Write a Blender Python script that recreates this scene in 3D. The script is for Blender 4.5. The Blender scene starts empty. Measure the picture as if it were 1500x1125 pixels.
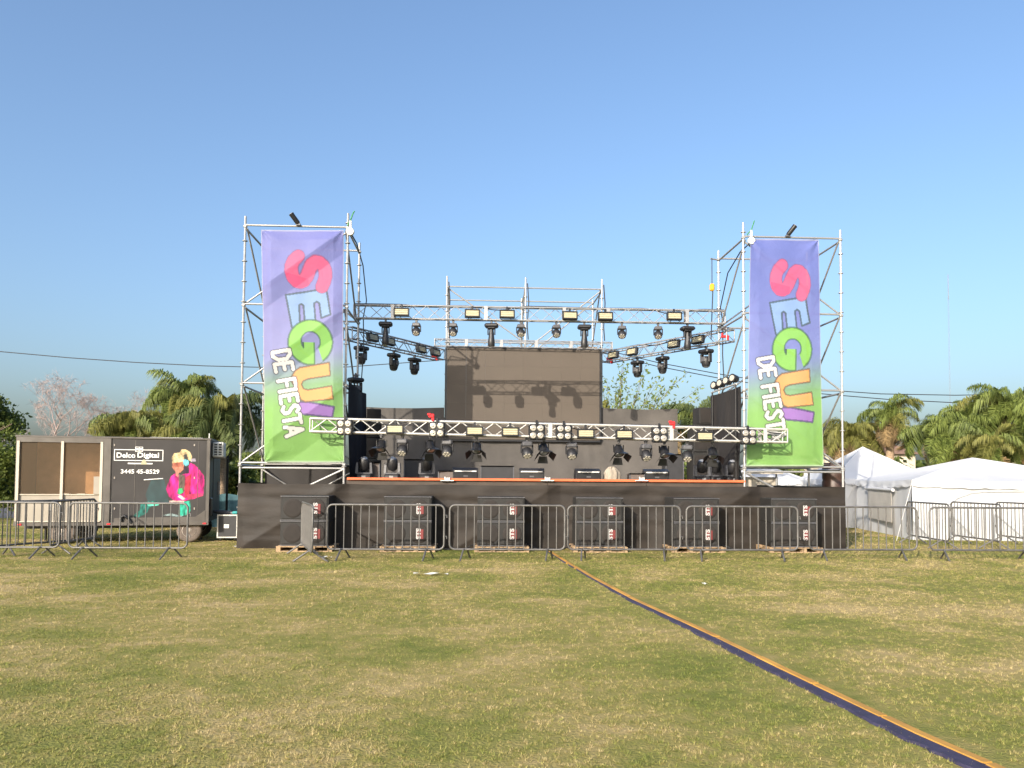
import bpy, bmesh, math, random
import numpy as np
from mathutils import Vector, Matrix, Quaternion
random.seed(7); RNG = np.random.default_rng(11)
scene = bpy.context.scene
COL = scene.collection
R = math.radians

# ------------------------------------------------------------------ camera
FPX, EYE = 1160.0, 1.55
YAW, ROLL, PITCH = R(2.909), R(0.405), R(2.446)
PX0, PY0 = 750.0, 651.76                      # where the optical axis meets the 1500 x 1125 picture
_cy, _sy, _cp, _sp = math.cos(YAW), math.sin(YAW), math.cos(PITCH), math.sin(PITCH)
CF = Vector((_sy*_cp, _cy*_cp, _sp)); CR = Vector((_cy, -_sy, 0)); CU = CR.cross(CF); CC = Vector((0, 0, EYE))
cam_d = bpy.data.cameras.new('camera'); cam = bpy.data.objects.new('camera', cam_d); COL.objects.link(cam)
cr, sr = math.cos(ROLL), math.sin(ROLL)
rc, uc = CR*cr + CU*sr, CU*cr - CR*sr
cam.matrix_world = Matrix(((rc.x, uc.x, -CF.x, 0), (rc.y, uc.y, -CF.y, 0), (rc.z, uc.z, -CF.z, EYE), (0, 0, 0, 1)))
cam_d.sensor_width = 36; cam_d.lens = 36*FPX/1500; cam_d.shift_y = (PY0-562.5)/1500; cam_d.clip_end = 5000
scene.camera = cam

# ------------------------------------------------------------------ sky, sun, exposure
SUN_AZ, SUN_EL = 31.0, 22.5                   # sun stands behind the camera, to its left
w = bpy.data.worlds.new('World'); scene.world = w; w.use_nodes = True
nt = w.node_tree; nt.nodes.clear()
sky = nt.nodes.new('ShaderNodeTexSky'); sky.sky_type = 'NISHITA'; sky.sun_disc = False
sky.sun_elevation = R(SUN_EL); sky.sun_rotation = R(180+SUN_AZ)
sky.altitude = 0; sky.air_density = 1.1; sky.dust_density = 4.3; sky.ozone_density = 3.9
bg = nt.nodes.new('ShaderNodeBackground'); bg.inputs['Strength'].default_value = 0.15
wo = nt.nodes.new('ShaderNodeOutputWorld')
nt.links.new(sky.outputs[0], bg.inputs[0]); nt.links.new(bg.outputs[0], wo.inputs[0])
sl = bpy.data.lights.new('sun', 'SUN'); sl.energy = 3.5; sl.angle = R(0.5); sl.color = (1.0, 0.90, 0.76)
so = bpy.data.objects.new('sun', sl); COL.objects.link(so)
SD = Vector((math.sin(R(SUN_AZ))*math.cos(R(SUN_EL)), math.cos(R(SUN_AZ))*math.cos(R(SUN_EL)), -math.sin(R(SUN_EL))))
so.rotation_euler = SD.to_track_quat('-Z', 'Y').to_euler(); so.location = (-20, -30, 30)
vs = scene.view_settings; vs.view_transform = 'Standard'; vs.look = 'None'; vs.gamma = 1; vs.exposure = 0.84
vs.use_curve_mapping = False

# ------------------------------------------------------------------ photo pixel -> place
def ray(px, py):
    u, v = px-PX0, py-PY0
    return CR*((u*cr+v*sr)/FPX) - CU*((-u*sr+v*cr)/FPX) + CF
def onY(px, py, Y): d = ray(px, py); return CC + d*(Y/d.y)
def onZ(px, py, Z=0.0): d = ray(px, py); return CC + d*((Z-EYE)/d.z)

# ------------------------------------------------------------------ materials
def lin(c): return tuple(((v/255)/12.92 if v/255 <= .04045 else ((v/255+.055)/1.055)**2.4) for v in c)
MATS = {}
def mat(name, col, rough=.6, metal=0., var=.12, scale=6., bump=0., bscale=60., spec=.5, trans=0., coords='Object', stretch=None):
    m = bpy.data.materials.new(name); m.use_nodes = True; n = m.node_tree; b = n.nodes['Principled BSDF']
    b.inputs['Roughness'].default_value = rough; b.inputs['Metallic'].default_value = metal
    b.inputs['Specular IOR Level'].default_value = spec
    tc = n.nodes.new('ShaderNodeTexCoord'); src = tc.outputs[coords]
    if stretch:
        mp = n.nodes.new('ShaderNodeMapping'); mp.inputs['Scale'].default_value = stretch
        n.links.new(src, mp.inputs[0]); src = mp.outputs[0]
    if var:
        nz = n.nodes.new('ShaderNodeTexNoise'); nz.inputs['Scale'].default_value = scale; nz.inputs['Detail'].default_value = 6
        n.links.new(src, nz.inputs['Vector'])
        rp = n.nodes.new('ShaderNodeValToRGB'); e = rp.color_ramp.elements
        e[0].position, e[1].position = .3, .7
        e[0].color = tuple(max(0, c*(1-var)) for c in col)+(1,); e[1].color = tuple(min(1, c*(1+var)) for c in col)+(1,)
        n.links.new(nz.outputs[0], rp.inputs[0]); n.links.new(rp.outputs[0], b.inputs['Base Color'])
        mr = n.nodes.new('ShaderNodeMapRange'); mr.inputs[3].default_value = max(.05, rough-.1); mr.inputs[4].default_value = min(1, rough+.12)
        n.links.new(nz.outputs[0], mr.inputs[0]); n.links.new(mr.outputs[0], b.inputs['Roughness'])
    else: b.inputs['Base Color'].default_value = tuple(col)+(1,)
    if bump:
        n2 = n.nodes.new('ShaderNodeTexNoise'); n2.inputs['Scale'].default_value = bscale; n2.inputs['Detail'].default_value = 4
        n.links.new(src, n2.inputs['Vector'])
        bp = n.nodes.new('ShaderNodeBump'); bp.inputs['Strength'].default_value = bump; bp.inputs['Distance'].default_value = .02
        n.links.new(n2.outputs[0], bp.inputs['Height']); n.links.new(bp.outputs[0], b.inputs['Normal'])
    if trans:
        out = n.nodes['Material Output']; tl = n.nodes.new('ShaderNodeBsdfTranslucent'); mx = n.nodes.new('ShaderNodeMixShader')
        mx.inputs[0].default_value = trans
        bc = b.inputs['Base Color']
        if bc.is_linked: n.links.new(bc.links[0].from_socket, tl.inputs[0])
        else: tl.inputs[0].default_value = tuple(col)+(1,)
        n.links.new(b.outputs[0], mx.inputs[1]); n.links.new(tl.outputs[0], mx.inputs[2]); n.links.new(mx.outputs[0], out.inputs[0])
    MATS[name] = m
    return m
mat('galvanised', (.36,.355,.35), .42, .45, .15, 9)
mat('aluminium', (.55,.535,.505), .38, .35, .12, 5)
mat('truss_grey', (.36,.36,.365), .42, .45, .2, 5)
mat('barrier_steel', (.135,.13,.125), .5, .4, .25, 7)
mat('black_plastic', (.022,.022,.025), .45, 0, .2, 8, .1, 40)
mat('black_metal', (.018,.018,.02), .38, .1, .2, 8)
mat('fixture_grey', (.10,.10,.11), .42, .1, .15, 9)
mat('lens_pale', (.42,.39,.33), .25, 0, .12, 40)
mat('lens_glass', (.30,.31,.33), .12, .3, .3, 30)
mat('strobe_lens', (.42,.38,.25), .3, 0, .1, 30)
mat('reflector', (.50,.46,.40), .22, .5, .15, 30)
mat('mast_haze_grey', (.22,.25,.30), .7)  # low-contrast grey-blue, distance haze put into the mast's colour
mat('red_strap', lin((200,40,45)), .7, 0, .1)
mat('skirt_cloth', (.027,.022,.0185), .6, 0, .35, 2.2, .35, 6, .25, 0, 'Object', (.7,1,1.6))
mat('backdrop_cloth', (.105,.096,.088), .75, 0, .18, 1.6, .2, 10, .25, .08)
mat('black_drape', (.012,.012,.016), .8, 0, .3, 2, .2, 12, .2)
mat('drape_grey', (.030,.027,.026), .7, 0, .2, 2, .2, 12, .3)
mat('screen_face', (.098,.080,.064), .55, 0, .06, 1.2, .05, 300, .3)
mat('deck_ply', (.06,.045,.035), .7, 0, .25, 3, .1, 30)
mat('orange_edge', lin((205,105,66)), .6, 0, .15, 2.5, 0, 60, .4, 0, 'Object', (1,1,1))
mat('pallet_wood', (.36,.25,.15), .8, 0, .25, 6, .3, 40, .3, 0, 'Object', (.6,6,6))
mat('speaker_black', (.022,.021,.020), .7, 0, .2, 5, .2, 90, .4)
mat('speaker_cone', (.028,.024,.022), .8, 0, .2, 8, .2, 90, .3)
mat('sts_red', lin((112,42,42)), .6, 0, .1)
mat('logo_white', (.42,.41,.40), .7, 0, .1)
mat('print_white', (.80,.79,.76), .6, 0, .05)
mat('tent_white', (.66,.67,.69), .65, 0, .05, 1.2, .3, 3, .3, .22)
mat('tent_window', (.60,.57,.52), .4, 0, .08, 3, .1, 4, .4, .25)
mat('trailer_dark', (.042,.038,.037), .48, .1, .12, 2.5, .06, 6, .5)
mat('trailer_trim', (.115,.103,.092), .42, .3, .15, 4)
mat('trailer_cream', (.50,.44,.36), .55, 0, .06, 3)
mat('trailer_beige', (.31,.275,.225), .6, 0, .08, 3)
mat('trailer_wood', (.55,.31,.15), .6, 0, .35, 1.8, .05, 20)
mat('rubber', (.035,.03,.027), .85, 0, .25, 9, .2, 60)
mat('dusty_rubber', (.15,.12,.10), .9, 0, .25, 7, .2, 50)
mat('rim_steel', (.34,.30,.26), .5, .3, .2, 10)
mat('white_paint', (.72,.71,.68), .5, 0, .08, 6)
mat('ac_white', (.70,.69,.64), .5, 0, .06, 6)
mat('case_black', (.03,.03,.033), .6, 0, .2, 6)
mat('bark', (.17,.125,.09), .9, 0, .3, 8, .6, 14, .2, 0, 'Object', (1,1,3))
mat('palm_bark', (.33,.24,.16), .9, 0, .3, 10, .5, 12, .2, 0, 'Object', (1,1,4))
mat('dead_frond', (.24,.165,.075), .85, 0, .3, 3)
mat('bare_twig', (.36,.275,.25), .85, 0, .2, 4)
mat('cable_black', (.02,.02,.022), .6, 0, .2)
mat('roof_brown', (.22,.13,.085), .85, 0, .25, 4, .3, 20)
mat('house_wall', (.55,.48,.38), .8, 0, .1, 3)
mat('boat_white', (.78,.78,.76), .3, 0, .04, 3)
mat('glass_blue', (.08,.11,.18), .08, .1, .1, 2)
mat('road_asphalt', (.085,.085,.09), .85, 0, .2, 1.5, .3, 60)
mat('ochre_cover', lin((180,134,58)), .75, 0, .25, 2.2, .2, 30)
mat('navy_sleeve', (.030,.027,.062), .75, 0, .3, 10, .4, 45)
mat('teal_cloth', (.05,.12,.14), .8, 0, .3, 5)
mat('brown_barrel', (.06,.032,.024), .45, 0, .25, 5)
mat('beige_cloth', (.36,.31,.25), .85, 0, .15, 6, .5, 12)
mat('grey_case', (.12,.095,.085), .6, 0, .15, 6)
mat('yellow_paint', lin((215,160,40)), .5, 0, .15)
mat('green_rope', lin((60,130,70)), .8, 0, .2)
mat('litter_white', (.72,.70,.62), .8, 0, .1)
def leaf_mat(name, a, b, rough=.55, trans=.35, scale=1.3):
    m = bpy.data.materials.new(name); m.use_nodes = True; n = m.node_tree; p = n.nodes['Principled BSDF']
    g = n.nodes.new('ShaderNodeNewGeometry'); nz = n.nodes.new('ShaderNodeTexNoise'); nz.inputs['Scale'].default_value = scale
    nz.inputs['Detail'].default_value = 3
    n.links.new(g.outputs['Position'], nz.inputs['Vector'])
    ad = n.nodes.new('ShaderNodeMath'); ad.operation = 'ADD'
    ml = n.nodes.new('ShaderNodeMath'); ml.operation = 'MULTIPLY_ADD'; ml.inputs[1].default_value = .7; ml.inputs[2].default_value = -.35
    n.links.new(g.outputs['Random Per Island'], ml.inputs[0]); n.links.new(nz.outputs[0], ad.inputs[0]); n.links.new(ml.outputs[0], ad.inputs[1])
    rp = n.nodes.new('ShaderNodeValToRGB'); e = rp.color_ramp.elements; e[0].position, e[1].position = .2, .8
    e[0].color = a+(1,); e[1].color = b+(1,)
    n.links.new(ad.outputs[0], rp.inputs[0]); n.links.new(rp.outputs[0], p.inputs['Base Color'])
    p.inputs['Roughness'].default_value = rough; p.inputs['Specular IOR Level'].default_value = .35
    t = n.nodes.new('ShaderNodeBsdfTranslucent'); mx = n.nodes.new('ShaderNodeMixShader'); mx.inputs[0].default_value = trans
    n.links.new(rp.outputs[0], t.inputs[0]); n.links.new(p.outputs[0], mx.inputs[1]); n.links.new(t.outputs[0], mx.inputs[2])
    n.links.new(mx.outputs[0], n.nodes['Material Output'].inputs[0]); MATS[name] = m
leaf_mat('palm_leaf', (.085,.12,.026), (.24,.29,.07))
leaf_mat('palm_leaf_olive', (.115,.125,.028), (.30,.29,.08))
leaf_mat('palm_leaf_dark', (.06,.09,.03), (.17,.21,.07))
leaf_mat('bush_leaf', (.055,.085,.018), (.16,.20,.045))
leaf_mat('light_leaf', (.11,.16,.04), (.24,.28,.08))

def attr_mat(name, attr, rough=.6, trans=0., clear=0., var=.08, wr=0.):
    m = bpy.data.materials.new(name); m.use_nodes = True; n = m.node_tree; p = n.nodes['Principled BSDF']
    at = n.nodes.new('ShaderNodeAttribute'); at.attribute_name = attr
    tc = n.nodes.new('ShaderNodeTexCoord'); nz = n.nodes.new('ShaderNodeTexNoise'); nz.inputs['Scale'].default_value = 3; nz.inputs['Detail'].default_value = 5
    n.links.new(tc.outputs['Object'], nz.inputs['Vector'])
    mr = n.nodes.new('ShaderNodeMapRange'); mr.inputs[1].default_value=.3; mr.inputs[2].default_value=.7
    mr.inputs[3].default_value = 1-var; mr.inputs[4].default_value = 1+var; n.links.new(nz.outputs[0], mr.inputs[0])
    ml = n.nodes.new('ShaderNodeVectorMath'); ml.operation = 'SCALE'; n.links.new(at.outputs['Color'], ml.inputs[0]); n.links.new(mr.outputs[0], ml.inputs['Scale'])
    n.links.new(ml.outputs[0], p.inputs['Base Color']); p.inputs['Roughness'].default_value = rough; p.inputs['Specular IOR Level'].default_value = .3
    last = p.outputs[0]
    if wr:
        n2 = n.nodes.new('ShaderNodeTexNoise'); n2.inputs['Scale'].default_value = 5; n2.inputs['Detail'].default_value = 3; n2.inputs['Distortion'].default_value = 1.2
        n.links.new(tc.outputs['Object'], n2.inputs['Vector']); bp = n.nodes.new('ShaderNodeBump'); bp.inputs['Strength'].default_value = wr; bp.inputs['Distance'].default_value = .03
        n.links.new(n2.outputs[0], bp.inputs['Height']); n.links.new(bp.outputs[0], p.inputs['Normal'])
    if trans:
        t = n.nodes.new('ShaderNodeBsdfTranslucent'); n.links.new(ml.outputs[0], t.inputs[0]); mx = n.nodes.new('ShaderNodeMixShader')
        mx.inputs[0].default_value = trans; n.links.new(last, mx.inputs[1]); n.links.new(t.outputs[0], mx.inputs[2]); last = mx.outputs[0]
    if clear:
        t = n.nodes.new('ShaderNodeBsdfTransparent'); mx = n.nodes.new('ShaderNodeMixShader'); mx.inputs[0].default_value = clear
        n.links.new(last, mx.inputs[1]); n.links.new(t.outputs[0], mx.inputs[2]); last = mx.outputs[0]
    n.links.new(last, n.nodes['Material Output'].inputs[0]); MATS[name] = m
attr_mat('banner_print', 'print', .6, .12, .06, .05, .3)
attr_mat('mural_print', 'print', .5, 0, 0, .1)
# tinted window glass of the trailer
m = bpy.data.materials.new('window_glass'); m.use_nodes = True; n = m.node_tree; p = n.nodes['Principled BSDF']
p.inputs['Base Color'].default_value = (.30,.225,.155,1); p.inputs['Roughness'].default_value = .12; p.inputs['Specular IOR Level'].default_value = .3
t = n.nodes.new('ShaderNodeBsdfTransparent'); t.inputs[0].default_value = (.86,.80,.72,1); mx = n.nodes.new('ShaderNodeMixShader'); mx.inputs[0].default_value = .76
n.links.new(p.outputs[0], mx.inputs[1]); n.links.new(t.outputs[0], mx.inputs[2]); n.links.new(mx.outputs[0], n.nodes['Material Output'].inputs[0]); MATS['window_glass'] = m

# lawn colour shared by the soil sheet and the blades
def lawn_colour(n, blade):
    g = n.nodes.new('ShaderNodeNewGeometry')
    def noise(scale, st, det=4, dist=0.):
        mp = n.nodes.new('ShaderNodeMapping'); mp.inputs['Scale'].default_value = st
        n.links.new(g.outputs['Position'], mp.inputs[0])
        z = n.nodes.new('ShaderNodeTexNoise'); z.inputs['Scale'].default_value = scale; z.inputs['Detail'].default_value = det; z.inputs['Distortion'].default_value = dist
        n.links.new(mp.outputs[0], z.inputs['Vector']); return z.outputs[0]
    def mth(op, a, b, c=None):
        x = n.nodes.new('ShaderNodeMath'); x.operation = op
        for i, v in enumerate((a, b, c)):
            if v is None: continue
            if isinstance(v, (int, float)): x.inputs[i].default_value = v
            else: n.links.new(v, x.inputs[i])
        return x.outputs[0]
    big = noise(.33, (.8, 1.0, 0), 3, .6); mid = noise(1.15, (.75, 1, 0), 5, .5); fine = noise(6.0, (1, 1, 0), 5)
    v = mth('ADD', mth('MULTIPLY', big, .9), mth('ADD', mth('MULTIPLY', mid, .9), mth('MULTIPLY', fine, .55)))
    if blade:
        at = n.nodes.new('ShaderNodeAttribute'); at.attribute_name = 'tone'
        v = mth('ADD', v, mth('MULTIPLY_ADD', at.outputs['Fac'], .55, -.275))
    rp = n.nodes.new('ShaderNodeValToRGB'); n.links.new(mth('MULTIPLY_ADD', v, 1.45, -1.15), rp.inputs[0])
    e = rp.color_ramp.elements
    cols = [(.12,(.19,.22,.05)),(.42,(.295,.295,.082)),(.64,(.395,.335,.125)),(.90,(.54,.43,.215))] if blade else \
           [(.12,(.14,.16,.038)),(.42,(.215,.205,.06)),(.64,(.28,.235,.085)),(.90,(.39,.30,.145))]
    e[0].position, e[0].color = cols[0][0], cols[0][1]+(1,); e[1].position, e[1].color = cols[3][0], cols[3][1]+(1,)
    for pos, c in cols[1:3]: x = e.new(pos); x.color = c+(1,)
    if blade:
        fr = mth('FRACT', mth('MULTIPLY', at.outputs['Fac'], 13.7), 0.); sc_ = n.nodes.new('ShaderNodeVectorMath'); sc_.operation = 'SCALE'
        n.links.new(rp.outputs[0], sc_.inputs[0]); n.links.new(mth('MULTIPLY_ADD', fr, .75, .64), sc_.inputs['Scale']); return sc_.outputs[0], fine, g
    return rp.outputs[0], fine, g
m = bpy.data.materials.new('lawn_soil'); m.use_nodes = True; n = m.node_tree; p = n.nodes['Principled BSDF']
c, fz, g = lawn_colour(n, False); n.links.new(c, p.inputs['Base Color']); p.inputs['Roughness'].default_value = .95; p.inputs['Specular IOR Level'].default_value = .1
z = n.nodes.new('ShaderNodeTexNoise'); z.inputs['Scale'].default_value = 45; z.inputs['Detail'].default_value = 5; n.links.new(g.outputs['Position'], z.inputs['Vector'])
bp = n.nodes.new('ShaderNodeBump'); bp.inputs['Strength'].default_value = .7; bp.inputs['Distance'].default_value = .03
n.links.new(z.outputs[0], bp.inputs['Height']); n.links.new(bp.outputs[0], p.inputs['Normal']); MATS['lawn_soil'] = m
m = bpy.data.materials.new('lawn_blade'); m.use_nodes = True; n = m.node_tree; p = n.nodes['Principled BSDF']
c, fz, g = lawn_colour(n, True); n.links.new(c, p.inputs['Base Color']); p.inputs['Roughness'].default_value = .7; p.inputs['Specular IOR Level'].default_value = .25
t = n.nodes.new('ShaderNodeBsdfTranslucent'); mx = n.nodes.new('ShaderNodeMixShader'); mx.inputs[0].default_value = .3; n.links.new(c, t.inputs[0])
n.links.new(p.outputs[0], mx.inputs[1]); n.links.new(t.outputs[0], mx.inputs[2]); n.links.new(mx.outputs[0], n.nodes['Material Output'].inputs[0]); MATS['lawn_blade'] = m

# ------------------------------------------------------------------ mesh helpers
class MB:
    """collects shapes and links them as one mesh object"""
    def __init__(s): s.v = []; s.f = []; s.sm = []
    def add(s, vs, fs, smooth=False):
        k = len(s.v); s.v += [tuple(v) for v in vs]; s.f += [tuple(i+k for i in f) for f in fs]; s.sm += [smooth]*len(fs); return s
    def box(s, c, sz, rot=None, ch=0.):
        hx, hy, hz = (a/2 for a in sz); M = rot.to_3x3() if rot else None; c = Vector(c)
        if ch <= 0:
            P = [Vector((x, y, z)) for x in (-hx, hx) for y in (-hy, hy) for z in (-hz, hz)]
            F = [(0,1,3,2),(4,6,7,5),(0,4,5,1),(2,3,7,6),(0,2,6,4),(1,5,7,3)]
        else:
            b = bmesh.new(); bmesh.ops.create_cube(b, size=1)
            for v in b.verts: v.co = Vector((v.co.x*sz[0], v.co.y*sz[1], v.co.z*sz[2]))
            bmesh.ops.bevel(b, geom=b.edges[:], offset=ch, segments=1, affect='EDGES')
            b.verts.index_update(); P = [v.co.copy() for v in b.verts]; F = [tuple(v.index for v in f.verts) for f in b.faces]; b.free()
        return s.add([(M @ p if M else p)+c for p in P], F)
    def tube(s, p, q, r, n=8, r2=None, caps=True):
        p, q = Vector(p), Vector(q); d = (q-p).normalized(); a = d.orthogonal().normalized(); b = d.cross(a); r2 = r if r2 is None else r2
        V = [p+(a*math.cos(2*math.pi*i/n)+b*math.sin(2*math.pi*i/n))*r for i in range(n)]+[q+(a*math.cos(2*math.pi*i/n)+b*math.sin(2*math.pi*i/n))*r2 for i in range(n)]
        s.add(V, [(i, (i+1)%n, n+(i+1)%n, n+i) for i in range(n)], True)
        if caps: s.add(V, [tuple(reversed(range(n))), tuple(range(n, 2*n))])
        return s
    def path(s, pts, r, n=6, closed=False):
        pts = [Vector(p) for p in pts]; N = len(pts); rings = []
        for i, p in enumerate(pts):
            a = pts[i-1] if (i or closed) else p; b = pts[(i+1) % N] if (i < N-1 or closed) else p
            d = (b-a).normalized(); ref = Vector((0,0,1)) if abs(d.z) < .9 else Vector((0,1,0))
            if i and not closed or i: ref = last
            e = (ref-d*ref.dot(d)); e = e.normalized() if e.length > 1e-6 else d.orthogonal().normalized(); last = e; h = d.cross(e)
            rr = r[i] if isinstance(r, (list, tuple)) else r
            rings.append([p+(e*math.cos(2*math.pi*k/n)+h*math.sin(2*math.pi*k/n))*rr for k in range(n)])
        V = [v for rg in rings for v in rg]; F = []
        for i in range(N if closed else N-1):
            j = (i+1) % N
            F += [(i*n+k, i*n+(k+1) % n, j*n+(k+1) % n, j*n+k) for k in range(n)]
        s.add(V, F, True)
        if not closed: s.add(V, [tuple(reversed(range(n))), tuple(range((N-1)*n, N*n))])
        return s
    def lathe(s, prof, o=(0,0,0), n=12, axis=None, smooth=True):
        Q = Vector((0,0,1)).rotation_difference(Vector(axis)) if axis is not None else Quaternion(); o = Vector(o); V = []
        for r, z in prof: V += [Q @ Vector((r*math.cos(2*math.pi*k/n), r*math.sin(2*math.pi*k/n), z))+o for k in range(n)]
        F = [(i*n+k, i*n+(k+1) % n, (i+1)*n+(k+1) % n, (i+1)*n+k) for i in range(len(prof)-1) for k in range(n)]
        s.add(V, F, smooth); m = len(prof)
        s.add(V, [tuple(reversed(range(n))), tuple(range((m-1)*n, m*n))]); return s
    def prism(s, poly, axis_off):
        """closed polygon (3-D points, planar) pushed along axis_off"""
        n = len(poly); a = [Vector(p) for p in poly]; o = Vector(axis_off)
        s.add(a+[p+o for p in a], [tuple(range(n)), tuple(reversed(range(n, 2*n)))]+[(i, n+i, n+(i+1) % n, (i+1) % n) for i in range(n)]); return s
    def mesh(s, name):
        me = bpy.data.meshes.new(name); me.from_pydata(s.v, [], s.f); me.polygons.foreach_set('use_smooth', s.sm)
        b = bmesh.new(); b.from_mesh(me); bmesh.ops.recalc_face_normals(b, faces=b.faces); b.to_mesh(b_me := me); b.free(); me.update(); return me
    def build(s, name, m, parent=None, loc=(0,0,0), rot=None): return obj(name, s.mesh(name), m, parent, loc, rot)
def obj(name, me, m, parent=None, loc=(0,0,0), rot=None):
    if m and not me.materials: me.materials.append(MATS[m])
    o = bpy.data.objects.new(name, me); COL.objects.link(o); o.location = loc
    if rot is not None: o.rotation_euler = rot
    if parent: o.parent = parent
    return o
def tag(o, label, cat, group=None):
    o['label'] = label; o['category'] = cat
    if group: o['group'] = group
    return o
def thing(name, label, cat, loc=(0,0,0), rz=0., group=None):
    o = bpy.data.objects.new(name, None); COL.objects.link(o); o.location = loc; o.rotation_euler = (0,0,rz); o.empty_display_size = .2
    return tag(o, label, cat, group)
def struct(o): o['kind'] = 'structure'; return o
def copy_tree(o, parent=None):
    c = o.copy(); COL.objects.link(c)
    if parent: c.parent = parent
    for ch in o.children: copy_tree(ch, c)
    return c
class Proto:
    """first placing uses the prototype itself, the others copy it with its parts"""
    def __init__(s, root): s.root = root; s.used = False
    def put(s, loc, rot, label, group=None, name=None):
        o = s.root if not s.used else copy_tree(s.root); s.used = True
        o.location = loc; o.rotation_euler = rot if isinstance(rot, (tuple, list)) else (0,0,rot); o['label'] = label
        if group: o['group'] = group
        return o
_unit = {}
def rod(name, p, q, r, m, parent, n=8):
    """a straight tube from p to q (in the parent's own axes); alike rods share one mesh"""
    if (m, n) not in _unit:
        me = MB().tube((0,0,0), (0,0,1), 1, n).mesh('rod'); me.materials.append(MATS[m]); _unit[(m, n)] = me
    p, q = Vector(p), Vector(q); d = q-p
    o = bpy.data.objects.new(name, _unit[(m, n)]); COL.objects.link(o); o.parent = parent; o.location = p
    o.rotation_mode = 'QUATERNION'; o.rotation_quaternion = Vector((0,0,1)).rotation_difference(d.normalized()); o.scale = (r, r, d.length); return o
_pole = {}
def pole(name, p, h, parent, m='galvanised', r=.026):
    k = (round(h, 2), m)
    if k not in _pole:
        b = MB(); prof = [(r, 0)]; z = .42
        while z < h-.1: prof += [(r, z-.012), (r*2.3, z-.010), (r*2.3, z+.004), (r, z+.006)]; z += .46
        prof.append((r, h)); b.lathe(prof, n=8, smooth=False); _pole[k] = b.mesh('pole'); _pole[k].materials.append(MATS[m])
    o = bpy.data.objects.new(name, _pole[k]); COL.objects.link(o); o.parent = parent; o.location = p; return o
ORD = ['first','second','third','fourth','fifth','sixth','seventh','eighth','ninth','tenth','eleventh','twelfth']
def text_mesh(body, size, fat=0., sx=1.):
    cu = bpy.data.curves.new('lettering', 'FONT'); cu.body = body; cu.size = size; cu.offset = fat; cu.align_x = 'CENTER'; cu.align_y = 'CENTER'; cu.resolution_u = 3
    t = bpy.data.objects.new('lettering', cu); COL.objects.link(t); dg = bpy.context.evaluated_depsgraph_get()
    me = bpy.data.meshes.new_from_object(t.evaluated_get(dg)); bpy.data.objects.remove(t); bpy.data.curves.remove(cu); me.materials.clear()
    for v in me.vertices: v.co.x *= sx
    return me
# flat prints: colours worked out on a fine grid of points
def inside(P, poly):
    x, y = P[:,0], P[:,1]; c = np.zeros(len(P), bool); n = len(poly)
    for i in range(n):
        (x1, y1), (x2, y2) = poly[i], poly[(i+1) % n]
        if y1 == y2: continue
        k = ((y1 > y) != (y2 > y)) & (x < (x2-x1)*(y-y1)/(y2-y1)+x1); c ^= k
    return c
def dist(P, line, closed=False):
    d = np.full(len(P), 1e9); L = list(line)+([line[0]] if closed else [])
    for a, b in zip(L[:-1], L[1:]):
        a, b = np.array(a, float), np.array(b, float); ab = b-a; t = np.clip(((P-a)@ab)/max(ab@ab, 1e-9), 0, 1)
        d = np.minimum(d, np.hypot(*(P-a-t[:,None]*ab).T))
    return d
def grid_mesh(name, nx, nz, fn, colour=None):
    """fn(u, v) -> (N,3) points for u, v in 0..1; colour(u, v) -> (N,3)"""
    u, v = np.meshgrid(np.linspace(0,1,nx+1), np.linspace(0,1,nz+1)); u, v = u.ravel(), v.ravel(); co = fn(u, v)
    i = (np.arange(nz)[:,None]*(nx+1)+np.arange(nx)[None,:]).ravel(); fc = np.stack([i, i+1, i+nx+2, i+nx+1], 1)
    me = bpy.data.meshes.new(name); me.vertices.add(len(co)); me.vertices.foreach_set('co', co.astype(np.float32).ravel())
    me.loops.add(fc.size); me.loops.foreach_set('vertex_index', fc.astype(np.int32).ravel()); me.polygons.add(len(fc))
    me.polygons.foreach_set('loop_start', (np.arange(len(fc))*4).astype(np.int32)); me.polygons.foreach_set('use_smooth', np.ones(len(fc), bool))
    me.update(calc_edges=True)
    if colour is not None:
        c = np.ones((len(co), 4), np.float32); c[:,:3] = colour(u, v); at = me.color_attributes.new('print', 'FLOAT_COLOR', 'POINT'); at.data.foreach_set('color', c.ravel())
    return me
def wave(x, z, seed, amp=1.):
    r = np.random.default_rng(seed); s = 0
    for k in range(9):
        a, b, ph = r.normal(0, 2.2), r.normal(0, 2.2), r.uniform(0, 6.3); s = s+np.sin(a*x+b*z+ph)/(1+.35*math.hypot(a, b))
    return s*amp

# ================================================================== SETTING
g = MB().add([(-1500,-60,0),(1500,-60,0),(1500,2500,0),(-1500,2500,0)], [(0,1,2,3)]).build('ground', 'lawn_soil'); struct(g)
rd = MB().add([(-120,29.5,.004),(120,29.5,.004),(120,39.5,.004),(-120,39.5,.004)], [(0,1,2,3)]).build('road', 'road_asphalt'); struct(rd)

# cable cover path on the lawn (centre of the ochre strip), traced on the ground
RAMP = [onZ(*p) for p in ((806,809),(838,829),(870,848),(930,880),(1000,912),(1060,940),(1150,984),(1250,1032),(1350,1080),(1450,1124),(1560,1176))]
def ramp_side(i):
    a, b = RAMP[max(0, i-1)], RAMP[min(len(RAMP)-1, i+1)]; d = (b-a).normalized(); return Vector((d.y, -d.x, 0))   # to the left seen from the camera
def densify(pts, k=8):
    out = []
    for a, b in zip(pts[:-1], pts[1:]): out += [a.lerp(b, i/k) for i in range(k)]
    return out+[pts[-1]]
RP = densify(RAMP)

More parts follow.
